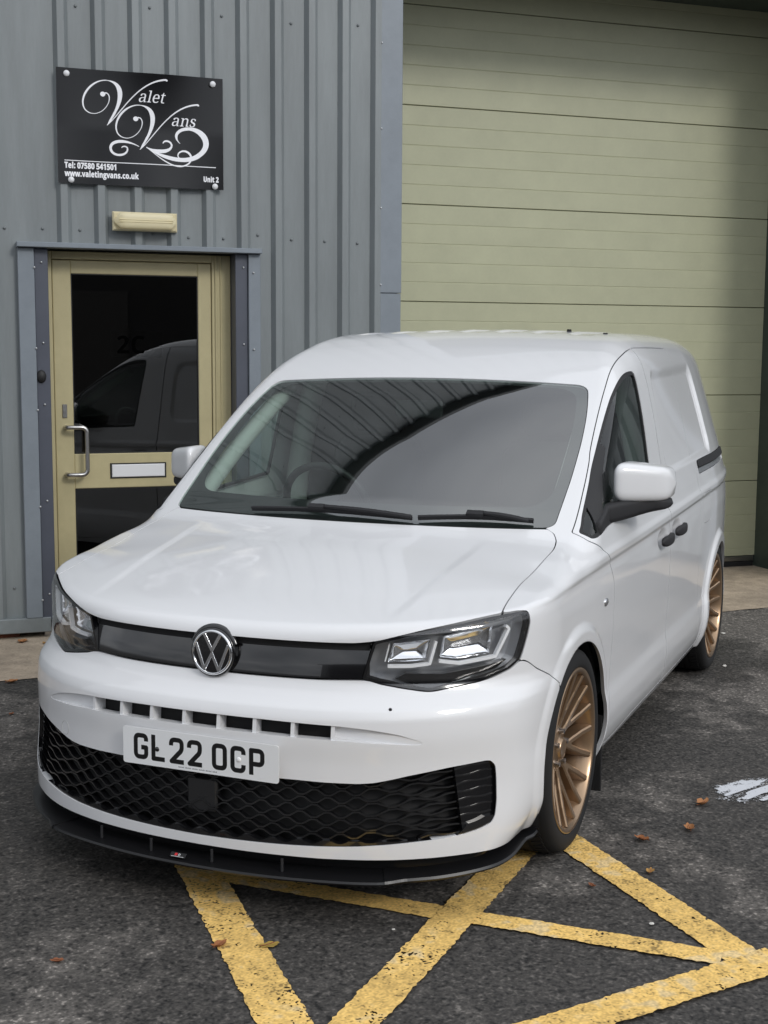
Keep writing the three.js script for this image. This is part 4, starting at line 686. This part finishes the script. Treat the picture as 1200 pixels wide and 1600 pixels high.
// corner flashing beside the roller opening, in two lengths
mesh('corner_flashing', box(DX0 - 0.142, DX0, 1.972, LINT, -0.03, 0.034, 0.003), MB.flash, unit);
mesh('corner_flashing', box(DX0 - 0.139, DX0 - 0.002, 0.0, 1.969, -0.03, 0.031, 0.003), MB.flash, unit);
mesh('corner_flashing', box(DX1, DX1 + 0.142, 0.0, LINT, -0.03, 0.034, 0.003), MB.flash, unit);
mesh('lintel_flashing', box(DX0 - 0.142, DX1 + 0.142, LINT + 0.002, LINT + 0.16, -0.03, 0.040, 0.003), MB.flash, unit);
{ const d = []; for (const y of [2.02, 2.47, 2.93, 3.42]) { const g = new THREE.SphereGeometry(0.006, 8, 6); g.translate(DX0 - 0.132, y, 0.035); d.push(g); } for (const [x, zz] of [[ED0 - 0.075, 0.052], [ED0 - 0.035, 0.032], [ED1 + 0.02, 0.032], [ED1 + 0.075, 0.052]]) for (const y of [0.25, 0.78, 1.32, 1.66, 2.10]) { const g = new THREE.SphereGeometry(0.006, 8, 6); g.translate(x, y + (zz > 0.04 ? -0.03 : 0), zz); d.push(g); } tag(mesh('rivet', merge(d), MB.screw, unit), null, null, null, 'stuff'); }
// jambs, soffit and floor of the roller recess
mesh('door_jamb', box(DX0 - 0.10, DX0 - 0.004, 0, LINT, DZ - WZ - 0.05, -0.032, 0.003), MB.green, unit);
mesh('door_jamb', box(DX1 + 0.004, DX1 + 0.12, 0, LINT, DZ - WZ - 0.05, -0.032, 0.003), MB.green, unit);
mesh('recess_soffit', box(DX0 - 0.1, DX1 + 0.1, LINT + 0.004, LINT + 0.10, DZ - WZ - 0.05, -0.032, 0.003), MB.green, unit);
// roller door: sections of five ribbed slats with shadow gaps
const roller = part('roller_door', unit); roller.position.set(0, 0, DZ - WZ);
for (let k = 0; k < 8; k++) {
  const y0 = 0.012 + 0.6505 * k, y1 = y0 + 0.648; if (y0 > LINT) break;
  const sec = part('door_section', roller), n = 5, h = (y1 - y0) / n;
  for (let i = 0; i < n; i++) {
    const a = Math.max(y0 + h * i, 0.085), b = y0 + h * (i + 1), e = 0.0035, pr = i === 0 ? [[a + 0.0006, -0.012], [a + 0.0006, -0.006], [a + e, 0.0], [b - e, 0.0], [b - 0.0001, -0.0022], [b - 0.0001, -0.012]] : [[a + 0.0001, -0.012], [a + 0.0001, -0.0022], [a + e, 0.0], [b - e, 0.0], [b - (i === n - 1 ? 0.0006 : 0.0001), i === n - 1 ? -0.006 : -0.0022], [b - (i === n - 1 ? 0.0006 : 0.0001), -0.012]];
    const s = new THREE.Shape(pr.map(([y, z]) => new THREE.Vector2(-z, y))); const g = new THREE.ExtrudeGeometry(s, { depth: DX1 - DX0 + 0.19, bevelEnabled: false });
    g.rotateY(Math.PI / 2); g.translate(DX0 - 0.095, 0, 0);
    const idx = g.index, p = g.attributes.position, u = g.attributes.uv; for (let q = 0; q < p.count; q++) u.setXY(q, p.getX(q) * 0.5 + k * 0.37 + i * 0.21, p.getY(q) * 0.5);
    mesh('slat', g, MB.roller, sec);
  }
}
mesh('door_backing', box(DX0 - 0.1, DX1 + 0.1, 0.03, LINT + 0.4, -0.05, -0.014), MB.black, roller);
mesh('bottom_rail', box(DX0 - 0.06, DX1 - 0.004, 0.045, 0.083, -0.03, 0.006, 0.004), MB.steel, roller);
mesh('rubber_seal', box(DX0 - 0.06, DX1 - 0.006, 0.004, 0.044, -0.03, 0.002, 0.004), MB.black, roller);
// entrance door
const dz = -0.10;                                           // leaf plane behind the wall face
mesh('door_hood', merge([box(0.548, 1.915, 2.178, 2.206, -0.02, 0.085, 0.003)]), MB.flash, unit);
mesh('door_flashing', box(0.552, 0.640, 0.118, 2.176, -0.02, 0.047, 0.003), MB.flash, unit);
mesh('door_flashing', box(1.842, 1.912, 0.0, 2.176, -0.02, 0.047, 0.003), MB.flash, unit);
mesh('door_trim', box(0.641, ED0, 0.10, 2.176, -0.14, 0.028, 0.003), MB.trim, unit);
mesh('door_trim', box(1.768, 1.841, 0.0, 2.176, -0.14, 0.028, 0.003), MB.trim, unit);
const entry = part('entrance_door', unit);
mesh('door_frame', box(ED0 + 0.001, 0.744, 0, 2.172, dz - 0.06, dz + 0.012, 0.003), MB.tan, entry);
mesh('door_frame', box(1.655, 1.766, 0, 2.172, dz - 0.06, dz + 0.008, 0.003), MB.tan, entry);
mesh('door_frame', box(0.7445, 1.6545, 2.128, 2.172, dz - 0.06, dz + 0.010, 0.003), MB.tan, entry);
mesh('frame_bead', box(1.672, 1.684, 0, 2.170, dz, dz + 0.018, 0.003), MB.tan, entry);
mesh('frame_bead', box(1.702, 1.712, 0, 2.170, dz, dz + 0.016, 0.003), MB.tan, entry);
const L0 = 0.7475, L1 = 1.6515, G0 = 0.850, G1 = 1.574, MR0 = 0.830, MR1 = 1.030, GT = 2.050;
mesh('stile', box(L0, G0, 0.06, 2.124, dz - 0.045, dz, 0.004), MB.tan, entry);
mesh('stile', box(G1, L1, 0.06, 2.124, dz - 0.045, dz, 0.004), MB.tan, entry);
mesh('door_rail', box(G0, G1, GT, 2.124, dz - 0.045, dz - 0.0005, 0.004), MB.tan, entry);
mesh('door_rail', box(G0, G1, MR0, MR1, dz - 0.045, dz - 0.0005, 0.004), MB.tan, entry);
mesh('door_rail', box(G0, G1, 0.06, 0.19, dz - 0.045, dz - 0.0005, 0.004), MB.tan, entry);
for (const [a, b] of [[MR1, GT], [0.19, MR0]]) { mesh('glazing_bead', merge([box(G0, G0 + 0.006, a, b, dz - 0.02, dz - 0.004, 0.001), box(G1 - 0.006, G1, a, b, dz - 0.02, dz - 0.004, 0.001), box(G0 + 0.0062, G1 - 0.0062, a, a + 0.006, dz - 0.02, dz - 0.004, 0.001), box(G0 + 0.0062, G1 - 0.0062, b - 0.006, b, dz - 0.02, dz - 0.004, 0.001)]), MB.black, entry);
  const g = new THREE.PlaneGeometry(G1 - G0 - 0.004, b - a - 0.004); g.translate((G0 + G1) / 2, (a + b) / 2, dz - 0.014); mesh('glass_pane', g, MB.glass, entry); }
{ const t = canvasTex(256, 128, (c, w, h) => { c.clearRect(0, 0, w, h); c.fillStyle = '#020202'; c.font = 'bold 120px sans-serif'; c.fillText('2C', 30, 108); });
  const q = new THREE.PlaneGeometry(0.30, 0.15); q.translate(1.215, 1.655, dz - 0.0125); mesh('door_number', q, phys({ map: t, transparent: true, alphaTest: 0.5, roughness: 1, specularIntensity: 0.05 }), entry); }
mesh('letter_plate', box(1.06, 1.365, 0.892, 0.965, dz + 0.0006, dz + 0.012, 0.004), MB.white, entry);
mesh('letter_plate_frame', box(1.050, 1.375, 0.884, 0.973, dz - 0.0004, dz + 0.004, 0.002), MB.black, entry);
mesh('pull_handle', merge([tube([[0.806, 1.185, dz], [0.806, 1.185, dz + 0.045], [0.824, 1.185, dz + 0.062], [0.86, 1.185, dz + 0.066], [0.895, 1.183, dz + 0.066], [0.913, 1.165, dz + 0.066], [0.915, 1.13, dz + 0.066], [0.915, 0.97, dz + 0.066], [0.913, 0.935, dz + 0.066], [0.895, 0.917, dz + 0.066], [0.86, 0.915, dz + 0.066], [0.824, 0.915, dz + 0.062], [0.806, 0.915, dz + 0.045], [0.806, 0.915, dz]], 0.0125, 90, 12)]), MB.steel, entry);
mesh('lock_cylinder', merge([box(0.788, 0.814, 1.238, 1.315, dz + 0.0002, dz + 0.007, 0.003), (() => { const g = new THREE.CylinderGeometry(0.009, 0.009, 0.012, 16); g.rotateX(Math.PI / 2); g.translate(0.801, 1.275, dz + 0.008); return g; })()]), MB.steel, entry);
{ const g = new THREE.SphereGeometry(0.027, 20, 12); g.scale(1, 1.35, 0.8); g.translate(0.665, 1.475, 0.03); mesh('door_stop', g, MB.black, unit); }
mesh('threshold', box(0.65, 1.84, 0.0, 0.055, dz - 0.06, 0.0, 0.004), MB.steel, unit);
// the dark room behind the entrance door
mesh('lobby', merge([box(0.2, 2.4, -0.02, 0.0, -2.6, dz - 0.06), box(0.2, 2.4, 2.5, 2.52, -2.6, dz - 0.07), box(0.18, 0.2, -0.02, 2.52, -2.6, dz - 0.07), box(2.4, 2.42, -0.02, 2.52, -2.6, dz - 0.07), box(0.2, 2.4, 0, 2.5, -2.62, -2.6), box(0.2, ED0, 0, 2.5, dz - 0.09, dz - 0.07), box(1.77, 2.4, 0, 2.5, dz - 0.09, dz - 0.07), box(ED0, 1.77, 2.173, 2.5, dz - 0.09, dz - 0.07)]), MB.room, unit);
// eaves, gutter and roof
mesh('eaves_gutter', box(-7.5, 16.5, EAVE, EAVE + 0.14, -0.02, 0.20, 0.02), MB.gutter, unit);
{ const g = box(-7.5, 16.5, 0, 0.08, -9.2, 0.12, 0.01); g.rotateX(-0.14); g.translate(0, EAVE + 0.17, 0); g.rotateX(0); mesh('roof', g, MB.roofSheet, unit); }
mesh('shell_wall', merge([box(-7.4, DX0 - 0.11, 0.02, EAVE, -0.16, -0.115), box(DX1 + 0.13, 16.4, 0.02, EAVE, -0.16, -0.115)].slice(1)), MB.black, unit);
mesh('end_wall', box(-7.45, -7.4, 0, EAVE, -8.5, -0.02), MB.clad, unit);
mesh('end_wall', box(16.4, 16.45, 0, EAVE, -8.5, -0.02), MB.clad, unit);
// ---------------------------------------------------------------- sign board
{
  const W = 0.921, H = 0.614, sx = 1.240, sy = 2.838;
  const tex = canvasTex(1400, 934, (c, w, h) => {
    const k = w / 921;
    c.fillStyle = '#08080b'; c.fillRect(0, 0, w, h); c.save(); c.scale(k, k);
    c.strokeStyle = c.fillStyle = '#f1f2f6'; c.lineCap = 'round';
    // a stroke whose width swells along a Bezier curve
    const swell = (p, w0, wm, w1) => { const n = 70, B = t => [0, 1].map(i => (1 - t) ** 3 * p[0][i] + 3 * (1 - t) ** 2 * t * p[1][i] + 3 * (1 - t) * t * t * p[2][i] + t ** 3 * p[3][i]); const L = [], R = []; for (let i = 0; i <= n; i++) { const t = i / n, a = B(Math.max(0, t - 0.01)), b = B(Math.min(1, t + 0.01)), q = B(t), l = Math.hypot(b[0] - a[0], b[1] - a[1]), nx = -(b[1] - a[1]) / l, ny = (b[0] - a[0]) / l, wd = (t < 0.5 ? w0 + (wm - w0) * Math.sin(t * Math.PI) ** 1.5 : w1 + (wm - w1) * Math.sin(t * Math.PI) ** 1.5) / 2; L.push([q[0] + nx * wd, q[1] + ny * wd]); R.push([q[0] - nx * wd, q[1] - ny * wd]); } c.beginPath(); [...L, ...R.reverse()].forEach((q, i) => i ? c.lineTo(...q) : c.moveTo(...q)); c.closePath(); c.fill(); };
    const bigV = (X, Y) => { const x = 0, y = 0; c.save(); c.translate(X, Y); c.scale(1, 0.93); // flourish, loop, stem and hairline of one script V
      swell([[x + 112, y + 84], [x + 136, y + 52], [x + 164, y + 92], [x + 136, y + 142]], 10, 6, 4);
      c.beginPath(); c.arc(x + 112, y + 80, 14, 0, 7); c.fill();
      swell([[x + 136, y + 142], [x + 104, y + 200], [x + 40, y + 212], [x + 12, y + 170]], 4, 4, 7);
      swell([[x + 12, y + 170], [x - 22, y + 104], [x + 54, y - 2], [x + 134, y + 0]], 7, 11, 5);
      swell([[x + 134, y + 0], [x + 218, y + 4], [x + 226, y + 90], [x + 170, y + 194]], 4, 26, 12);
      swell([[x + 176, y + 182], [x + 160, y + 214], [x + 146, y + 236], [x + 134, y + 258]], 14, 11, 3);
      swell([[x + 132, y + 258], [x + 210, y + 190], [x + 300, y - 10], [x + 462, y - 24]], 4, 6, 10);
      c.beginPath(); c.arc(x + 463, y - 21, 6, 0, 7); c.fill(); c.restore();
    };
    bigV(138, 52); bigV(316, 174);
    c.font = 'italic 84px serif'; c.lineWidth = 1.5;
    c.fillText('alet', 440, 156); c.fillText('ans', 622, 275); c.save(); c.translate(14, -14);
    swell([[430, 412], [350, 372], [268, 386], [274, 432]], 4, 16, 14); swell([[274, 432], [284, 480], [372, 468], [366, 424]], 14, 12, 8); swell([[366, 424], [360, 410], [336, 414], [334, 424]], 8, 7, 4);
    swell([[470, 412], [520, 440], [600, 440], [612, 400]], 3, 20, 10); swell([[612, 400], [614, 370], [566, 366], [564, 388]], 10, 10, 6);
    swell([[470, 414], [560, 470], [700, 500], [770, 440]], 3, 22, 26); swell([[770, 440], [850, 380], [790, 300], [712, 300]], 26, 34, 18); swell([[712, 300], [640, 304], [618, 350], [660, 384]], 18, 16, 3);
    swell([[480, 420], [560, 480], [640, 540], [706, 492]], 3, 7, 8); swell([[706, 492], [752, 452], [690, 400], [652, 436]], 8, 12, 8); swell([[652, 436], [640, 452], [650, 466], [664, 464]], 8, 6, 4);
    c.restore(); c.fillRect(36, 489, 842, 4.5);
    c.save(); c.translate(34, 536); c.scale(0.80, 1); c.font = 'bold 43px sans-serif'; c.lineWidth = 2.2; c.lineJoin = 'round'; const bold = (t, x, y) => { c.fillText(t, x, y); c.strokeText(t, x, y); };
    bold('Tel: 07580 541501', 2, -4); bold('www.valetingvans.co.uk', 2, 40); c.restore();
    c.save(); c.translate(804, 573); c.scale(0.78, 1); c.font = 'bold 40px sans-serif'; c.lineWidth = 2; c.fillText('Unit 2', 0, 0); c.strokeText('Unit 2', 0, 0); c.restore();
    c.restore();
  });
  const sg = thing('sign_board', 'black sign board with white swirling script lettering, screwed to cladding above entrance door', 'sign', [sx, sy, WZ + 0.034]);
  const g = new THREE.PlaneGeometry(W, H, 40, 26), p = g.attributes.position;
  for (let i = 0; i < p.count; i++) { const x = p.getX(i) / W * 2, y = p.getY(i) / H * 2; p.setZ(i, 0.0075 + 0.006 * Math.sin(x * 4.2 + 0.5) * (0.4 + 0.6 * Math.abs(y)) + 0.008 * (y > 0 ? y * y : 0.6 * y * y) * (1 - 0.5 * x * x)); }
  g.computeVertexNormals(); mesh('sign_face', g, phys({ map: tex, roughness: 0.13 }), sg);
  const bk = g.clone(), q = bk.attributes.position; for (let i = 0; i < q.count; i++) q.setZ(i, q.getZ(i) - 0.003); mesh('sign_back', bk, MB.white, sg);
  for (const [x, y] of [[-0.405, 0.275], [0.400, 0.272], [-0.392, -0.289], [0.408, -0.291]]) { const d = new THREE.LatheGeometry([[0, 0.012], [0.006, 0.0115], [0.010, 0.009], [0.0165, 0.006], [0.0165, -0.002]].map(a => new THREE.Vector2(...a)), 20); d.rotateX(Math.PI / 2); d.translate(x, y, 0.018); mesh('screw_cap', d, MB.white, sg); }
}
// ---------------------------------------------------------------- bulkhead lamp
{
  const l = thing('emergency_lamp', 'yellowed plastic bulkhead lamp mounted on cladding between sign board and entrance door', 'lamp', [1.2475, 2.283, WZ + 0.031]);
  mesh('lamp_base', box(-0.180, 0.180, 0.0, 0.104, 0.0, 0.035, 0.008), MB.lampBody, l);
  const secs = []; for (let i = 0; i <= 12; i++) { const t = i / 12 * 2 - 1, e = Math.pow(Math.max(1 - t ** 10, 0.02), 0.5); secs.push({ c: [t * 0.174, 0.052, 0.040], a: 0.047 * e, b: 0.040 * e, n: 3.6 }); }
  mesh('lamp_diffuser', loft(secs, [0, 1, 0], [0, 0, 1], 32), MB.lampLens, l);
  const rib = []; for (const y of [0.046, 0.058]) rib.push(box(-0.150, 0.150, y - 0.002, y + 0.002, 0.076, 0.0825, 0.001)); mesh('lamp_ridge', merge(rib), MB.lampLens, l);
}
// ---------------------------------------------------------------- building across the yard (mirrored in the door glass)
{
  const o = thing('facing_unit', 'low dark brown clad unit on the far side of the yard', 'building', [2, 0, 19]);
  mesh('wall', box(-17, 17, 0, 5.0, 0, 0.3), std({ color: lin(0.035, 0.033, 0.032), roughness: 0.8 }), o);
  mesh('roof', box(-17.3, 17.3, 5.0, 5.2, -0.3, 6), MB.roofSheet, o);
  for (const x of [-9, -1, 8]) mesh('shutter', box(x, x + 3.2, 0.02, 2.8, -0.06, -0.002), std({ color: lin(0.06, 0.055, 0.05), roughness: 0.6 }), o);
}
// ---------------------------------------------------------------- ground
{
  const n1 = tileNoise(101, 6), n2 = tileNoise(102, 24), n3 = tileNoise(103, 96), n4 = tileNoise(104, 560), n5 = tileNoise(105, 1024), S = 2048, rn = mulberry(9);
  const stone = new Float32Array(S * S);
  const wear = (i, j) => { const x = i / S, y = j / S; return 0.50 * n1(x * 6, y * 6) + 0.30 * n2(x * 24, y * 24) + 0.22 * n3(x * 96, y * 96); };
  for (let j = 0; j < S; j++) for (let i = 0; i < S; i++) { const x = i / S, y = j / S; stone[j * S + i] = 0.5 * n4(x * 560, y * 560) + 0.5 * n5(x * 1024, y * 1024); }
  const map = dataTex(S, S, (i, j) => {
    const w = wear(i, j), s = stone[j * S + i], d = sstep(0.44, 0.68, w);            // dusty, worn patches over dark binder
    let v = 61 + 36 * d + (s - 0.5) * 66 + (rn() - 0.5) * 20; if (s > 0.74) v += 40 * (rn() * 0.7 + 0.3) * (0.5 + d);
    if (s < 0.26) v -= 14; return [v * 1.03, v * 0.985, v * 0.94];
  });
  const bump = dataTex(S, S, (i, j) => { const v = 128 + (stone[j * S + i] - 0.5) * 230; return [v, v, v]; }, false);
  const rough = dataTex(512, 512, (i, j) => { const w = wear(i * 4, j * 4), v = 185 + 55 * sstep(0.4, 0.62, w); return [v, v, v]; }, false);
  const g = new THREE.PlaneGeometry(120, 120); g.rotateX(-Math.PI / 2); const p = g.attributes.position, u = g.attributes.uv; for (let i = 0; i < p.count; i++) u.setXY(i, (p.getX(i) + 2.2) / 6, (-p.getZ(i) + 0.4) / 6);
  const m = std({ map, bumpMap: bump, bumpScale: 0.0032, roughnessMap: rough, roughness: 1 });
  tag(mesh('asphalt_yard', g, m), 'dark worn asphalt of the yard', null, null, 'structure');
  // concrete apron along the building
  const c1 = tileNoise(111, 8), c2 = tileNoise(112, 40), c3 = tileNoise(113, 256);
  const cm = dataTex(1024, 1024, (i, j) => { const x = i / 1024, y = j / 1024, w = c1(x * 8, y * 8) * 0.5 + c2(x * 40, y * 40) * 0.35 + c3(x * 256, y * 256) * 0.3; let v = 158 + (w - 0.55) * 70 + (rn() - 0.5) * 16; if (c3(x * 256 + 31, y * 256) > 0.93) v -= 30; return [v * 1.06, v * 0.965, v * 0.85]; });
  const cb = dataTex(512, 512, (i, j) => { const v = 128 + (c3(i / 2, j / 2) - 0.5) * 140; return [v, v, v]; }, false);
  const rr = mulberry(15), s = new THREE.Shape(); s.moveTo(-7, -WZ + 1.2); s.lineTo(14, -WZ + 1.2);
  for (let x = 14; x >= -7; x -= 0.07) { const z = -0.165 - 0.099 * x + 0.02 * fbm(x * 3, 0, 0, 3) * 2 + (rr() - 0.5) * 0.016; s.lineTo(x, -Math.max(z, -1.1)); }
  const cg = new THREE.ShapeGeometry(s); cg.rotateX(-Math.PI / 2); cg.translate(0, 0.004, 0); const cu = cg.attributes.uv; for (let i = 0; i < cu.count; i++) cu.setXY(i, cu.getX(i) / 2.5, cu.getY(i) / 2.5);
  tag(mesh('concrete_apron', cg, std({ map: cm, bumpMap: cb, bumpScale: 0.003, roughness: 0.9 })), 'pale concrete apron along the foot of the building', null, null, 'structure');
  // yellow hatching painted on the asphalt
  const y1 = tileNoise(121, 10), y2 = tileNoise(122, 64), y3 = tileNoise(123, 300);
  const ym = dataTex(1024, 1024, (i, j) => { const x = i / 1024, y = j / 1024, w = y1(x * 10, y * 10), f = y2(x * 64, y * 64), h = y3(x * 300, y * 300); const v = (1 + (w - 0.5) * 0.18 + (f - 0.5) * 0.16 + (h - 0.5) * 0.24) * (h * 0.6 + f * 0.5 < 0.29 ? 0.80 : 1), gr = sstep(0.62, 0.85, w * 0.5 + f * 0.6); return [232 * v - 30 * gr, 192 * v - 14 * gr, 112 * v + 20 * gr]; });
  const ya = dataTex(1024, 1024, (i, j) => { const x = i / 1024, y = j / 1024, w = y1(x * 10 + 3, y * 10), f = y2(x * 64 + 5, y * 64), h = y3(x * 300, y * 300); const v = h * 0.55 + f * 0.3 + w * 0.3 < 0.265 ? 0 : 255; return [v, v, v]; }, false);
  const yb = dataTex(1024, 1024, (i, j) => { const v = 128 + (y3(i / 1024 * 300, j / 1024 * 300) - 0.5) * 190; return [v, v, v]; }, false);
  const pm = std({ map: ym, alphaMap: ya, alphaTest: 0.5, transparent: true, bumpMap: yb, bumpScale: 0.0014, roughness: 0.85 });
  const ed = mulberry(33);
  const line = (a, b, w, y, label) => {                       // ragged-edged stripe from a to b
    const L = Math.hypot(b[0] - a[0], b[1] - a[1]), dx = (b[0] - a[0]) / L, dz = (b[1] - a[1]) / L, n = Math.ceil(L / 0.012), pos = [], uv = [], idx = [];
    for (let i = 0; i <= n; i++) { const t = L * i / n; for (const sd of [-1, 1]) { const o = sd * (w / 2 + (ed() - 0.5) * 0.007 + 0.006 * fbm(t * 9, sd * 5 + y * 900, 2, 3)); const x = a[0] + dx * t - dz * o, z = a[1] + dz * t + dx * o; pos.push(x, y, z); uv.push(x / 1.7 + y * 40, z / 1.7); } }
    for (let i = 0; i < n; i++) idx.push(i * 2, i * 2 + 1, i * 2 + 3, i * 2, i * 2 + 3, i * 2 + 2);
    const q = new THREE.BufferGeometry(); q.setAttribute('position', new THREE.Float32BufferAttribute(pos, 3)); q.setAttribute('uv', new THREE.Float32BufferAttribute(uv, 2)); q.setIndex(idx); q.computeVertexNormals();
    const nn = q.attributes.normal; for (let i = 0; i < nn.count; i++) nn.setXYZ(i, 0, 1, 0);
    tag(mesh('yellow_line', q, pm), label, null, null, 'structure');
  };
  line([0.785, 1.2], [0.801, 4.3], 0.130, 0.004, 'yellow stripe running out from below the bumper');
  line([0.80, 2.515], [1.40, 3.040], 0.092, 0.0055, 'yellow diagonal stripe below the number plate');
  line([1.40, 3.040], [2.005, 3.552], 0.088, 0.0065, 'yellow diagonal stripe ending at the box corner');
  line([2.02, 2.45], [0.62, 3.93], 0.118, 0.0080, 'yellow diagonal stripe crossing from the front wheel');
  line([1.985, 2.2], [2.070, 3.60], 0.118, 0.0050, 'yellow stripe starting at the front tyre');
  line([2.16, 3.605], [0.6, 3.905], 0.118, 0.0095, 'yellow stripe closing the box');
  // spilt soap foam
  const fa = tileNoise(131, 14), fb = tileNoise(132, 60), fc = tileNoise(133, 200);
  const foamA = dataTex(512, 512, (i, j) => { const x = i / 512 * 2 - 1, y = j / 512 * 2 - 1, r = Math.hypot(x * 0.95, y * 1.05) + (fa(i / 512 * 14, j / 512 * 14) - 0.5) * 0.35, st = fa(i / 512 * 4 + 3, j / 512 * 13), k = fc(i / 512 * 200, j / 512 * 200) * 0.5 + fb(i / 512 * 60, j / 512 * 60) * 0.5; const inside = 0.86 - r; let v = inside > -0.1 ? sstep(-0.1, 0.45, inside) * 0.85 : 0; v = v > 1 - k ? 1 : 0; if (y < 0.12 && st > 0.58 && k < 0.62) v = 0; return [v * 255, v * 255, v * 255]; }, false);
  const fg = new THREE.PlaneGeometry(0.40, 0.32); fg.rotateX(-Math.PI / 2);
  const foam = mesh('soap_foam', fg, std({ color: lin(0.66, 0.68, 0.72), alphaMap: foamA, alphaTest: 0.5, transparent: true, roughness: 0.5, bumpMap: foamA, bumpScale: 0.003 }));
  foam.position.set(2.905, 0.0045, 2.385); foam.rotation.y = 0.35; tag(foam, 'patch of white soap foam on the asphalt beside the van', 'foam');
}
// ---------------------------------------------------------------- fallen leaves and grit
{
  const cols = [[0.30, 0.115, 0.04], [0.36, 0.16, 0.06], [0.24, 0.085, 0.035], [0.40, 0.22, 0.06]].map(c => std({ color: lin(...c), roughness: 0.75 }));
  const rl = mulberry(61);
  const leaf = (x, z, size, turn, col, curl, label) => {
    const t = thing('fallen_leaf', label, 'leaf', [x, 0.002, z], turn, 'dry leaves lying about the yard');
    const n = 18, pos = [0, 0, 0], idx = [], edge = [];
    for (let i = 0; i < n; i++) { const a = i / n * Math.PI * 2, lobes = 0.72 + 0.28 * Math.abs(Math.cos(a * 2.5 + 0.4)); edge.push([Math.cos(a) * lobes * size * (0.9 + rl() * 0.2), Math.sin(a) * lobes * size * 0.62 * (0.9 + rl() * 0.2)]); }
    for (const k of [0.5, 1]) for (const [ex, ez] of edge) { const xx = ex * k, zz = ez * k; pos.push(xx, curl * (0.9 * zz * zz / size + 0.35 * xx * xx / size) + size * 0.10 * k * rl() + 0.002, zz); }
    for (let i = 0; i < n; i++) { const j = (i + 1) % n; idx.push(0, 1 + j, 1 + i, 1 + i, 1 + j, 1 + n + j, 1 + i, 1 + n + j, 1 + n + i); }
    const g = new THREE.BufferGeometry(); g.setAttribute('position', new THREE.Float32BufferAttribute(pos, 3)); g.setIndex(idx); g.computeVertexNormals(); mesh('leaf_blade', g, col, t);
    const st = tube([[-size * 0.9, 0.006, 0], [-size * 0.4, 0.006, 0.002], [size * 0.5, 0.008 + curl * size * 0.1, 0]], 0.0013, 8, 5); mesh('leaf_stem', st, cols[2], t);
  };
  leaf(2.641, 2.460, 0.034, 0.3, cols[1], 1.2, 'curled tan leaf touching the edge of the soap foam');
  leaf(2.458, 2.667, 0.031, 1.2, cols[1], 1.1, 'curled tan leaf on asphalt between soap foam and front wheel');
  leaf(2.253, 2.706, 0.027, 2.2, cols[0], 1.0, 'rust brown leaf on asphalt beside the yellow stripe at the front tyre');
  leaf(2.134, 2.959, 0.022, 0.8, cols[3], 0.8, 'small yellowish leaf at the outer edge of the yellow stripe');
  leaf(1.907, 3.000, 0.016, 1.7, cols[2], 0.8, 'small dark red leaf inside the yellow box near the tyre');
  leaf(0.737, 3.046, 0.027, 0.5, cols[0], 1.0, 'rust brown leaf lying over the edge of a yellow stripe');
  leaf(0.307, 3.000, 0.020, 2.8, cols[2], 0.7, 'thin brown leaf on bare asphalt away from the yellow stripes');
  leaf(0.397, -0.150, 0.034, 0.2, cols[1], 0.9, 'orange brown leaf at the edge of the concrete apron');
  leaf(0.519, -1.070, 0.045, 1.0, cols[1], 0.7, 'orange brown leaf against the brick plinth');
  leaf(0.640, -0.985, 0.034, 2.0, cols[3], 0.4, 'pale yellow leaf on concrete near the entrance trim');
  leaf(0.358, 0.443, 0.018, 0.9, cols[2], 0.6, 'small dark brown leaf on asphalt beside the concrete apron');
  leaf(0.868, 3.085, 0.030, 0.1, std({ color: lin(0.36, 0.24, 0.05), roughness: 0.8 }), 0.08, 'flat mustard leaf pressed on a yellow stripe');
  const peb = (x, z, r, label) => { const g = new THREE.IcosahedronGeometry(r, 1), p = g.attributes.position; for (let i = 0; i < p.count; i++) p.setXYZ(i, p.getX(i) * 1.25, p.getY(i) * 0.75, p.getZ(i)); for (let i = 0; i < p.count; i++) p.setY(i, p.getY(i) * (0.8 + 0.4 * Math.sin(p.getX(i) * 900 + x * 50)) * 0.8); g.computeVertexNormals(); const o = mesh('pebble', g, std({ color: lin(0.62, 0.60, 0.56), roughness: 0.8 })); o.position.set(x, r * 0.6, z); tag(o, label, 'pebble', 'pale pebbles on the asphalt'); };
  peb(1.940, 3.297, 0.0065, 'pale pebble inside the yellow triangle by the box corner'); peb(1.227, 3.095, 0.0042, 'tiny pale pebble below the number plate'); peb(4.392, -0.063, 0.011, 'pale pebble on asphalt behind the rear wheel'); peb(3.937, 0.639, 0.010, 'pale pebble on asphalt beside the rear tyre');
}
renderer.render(scene, camera);
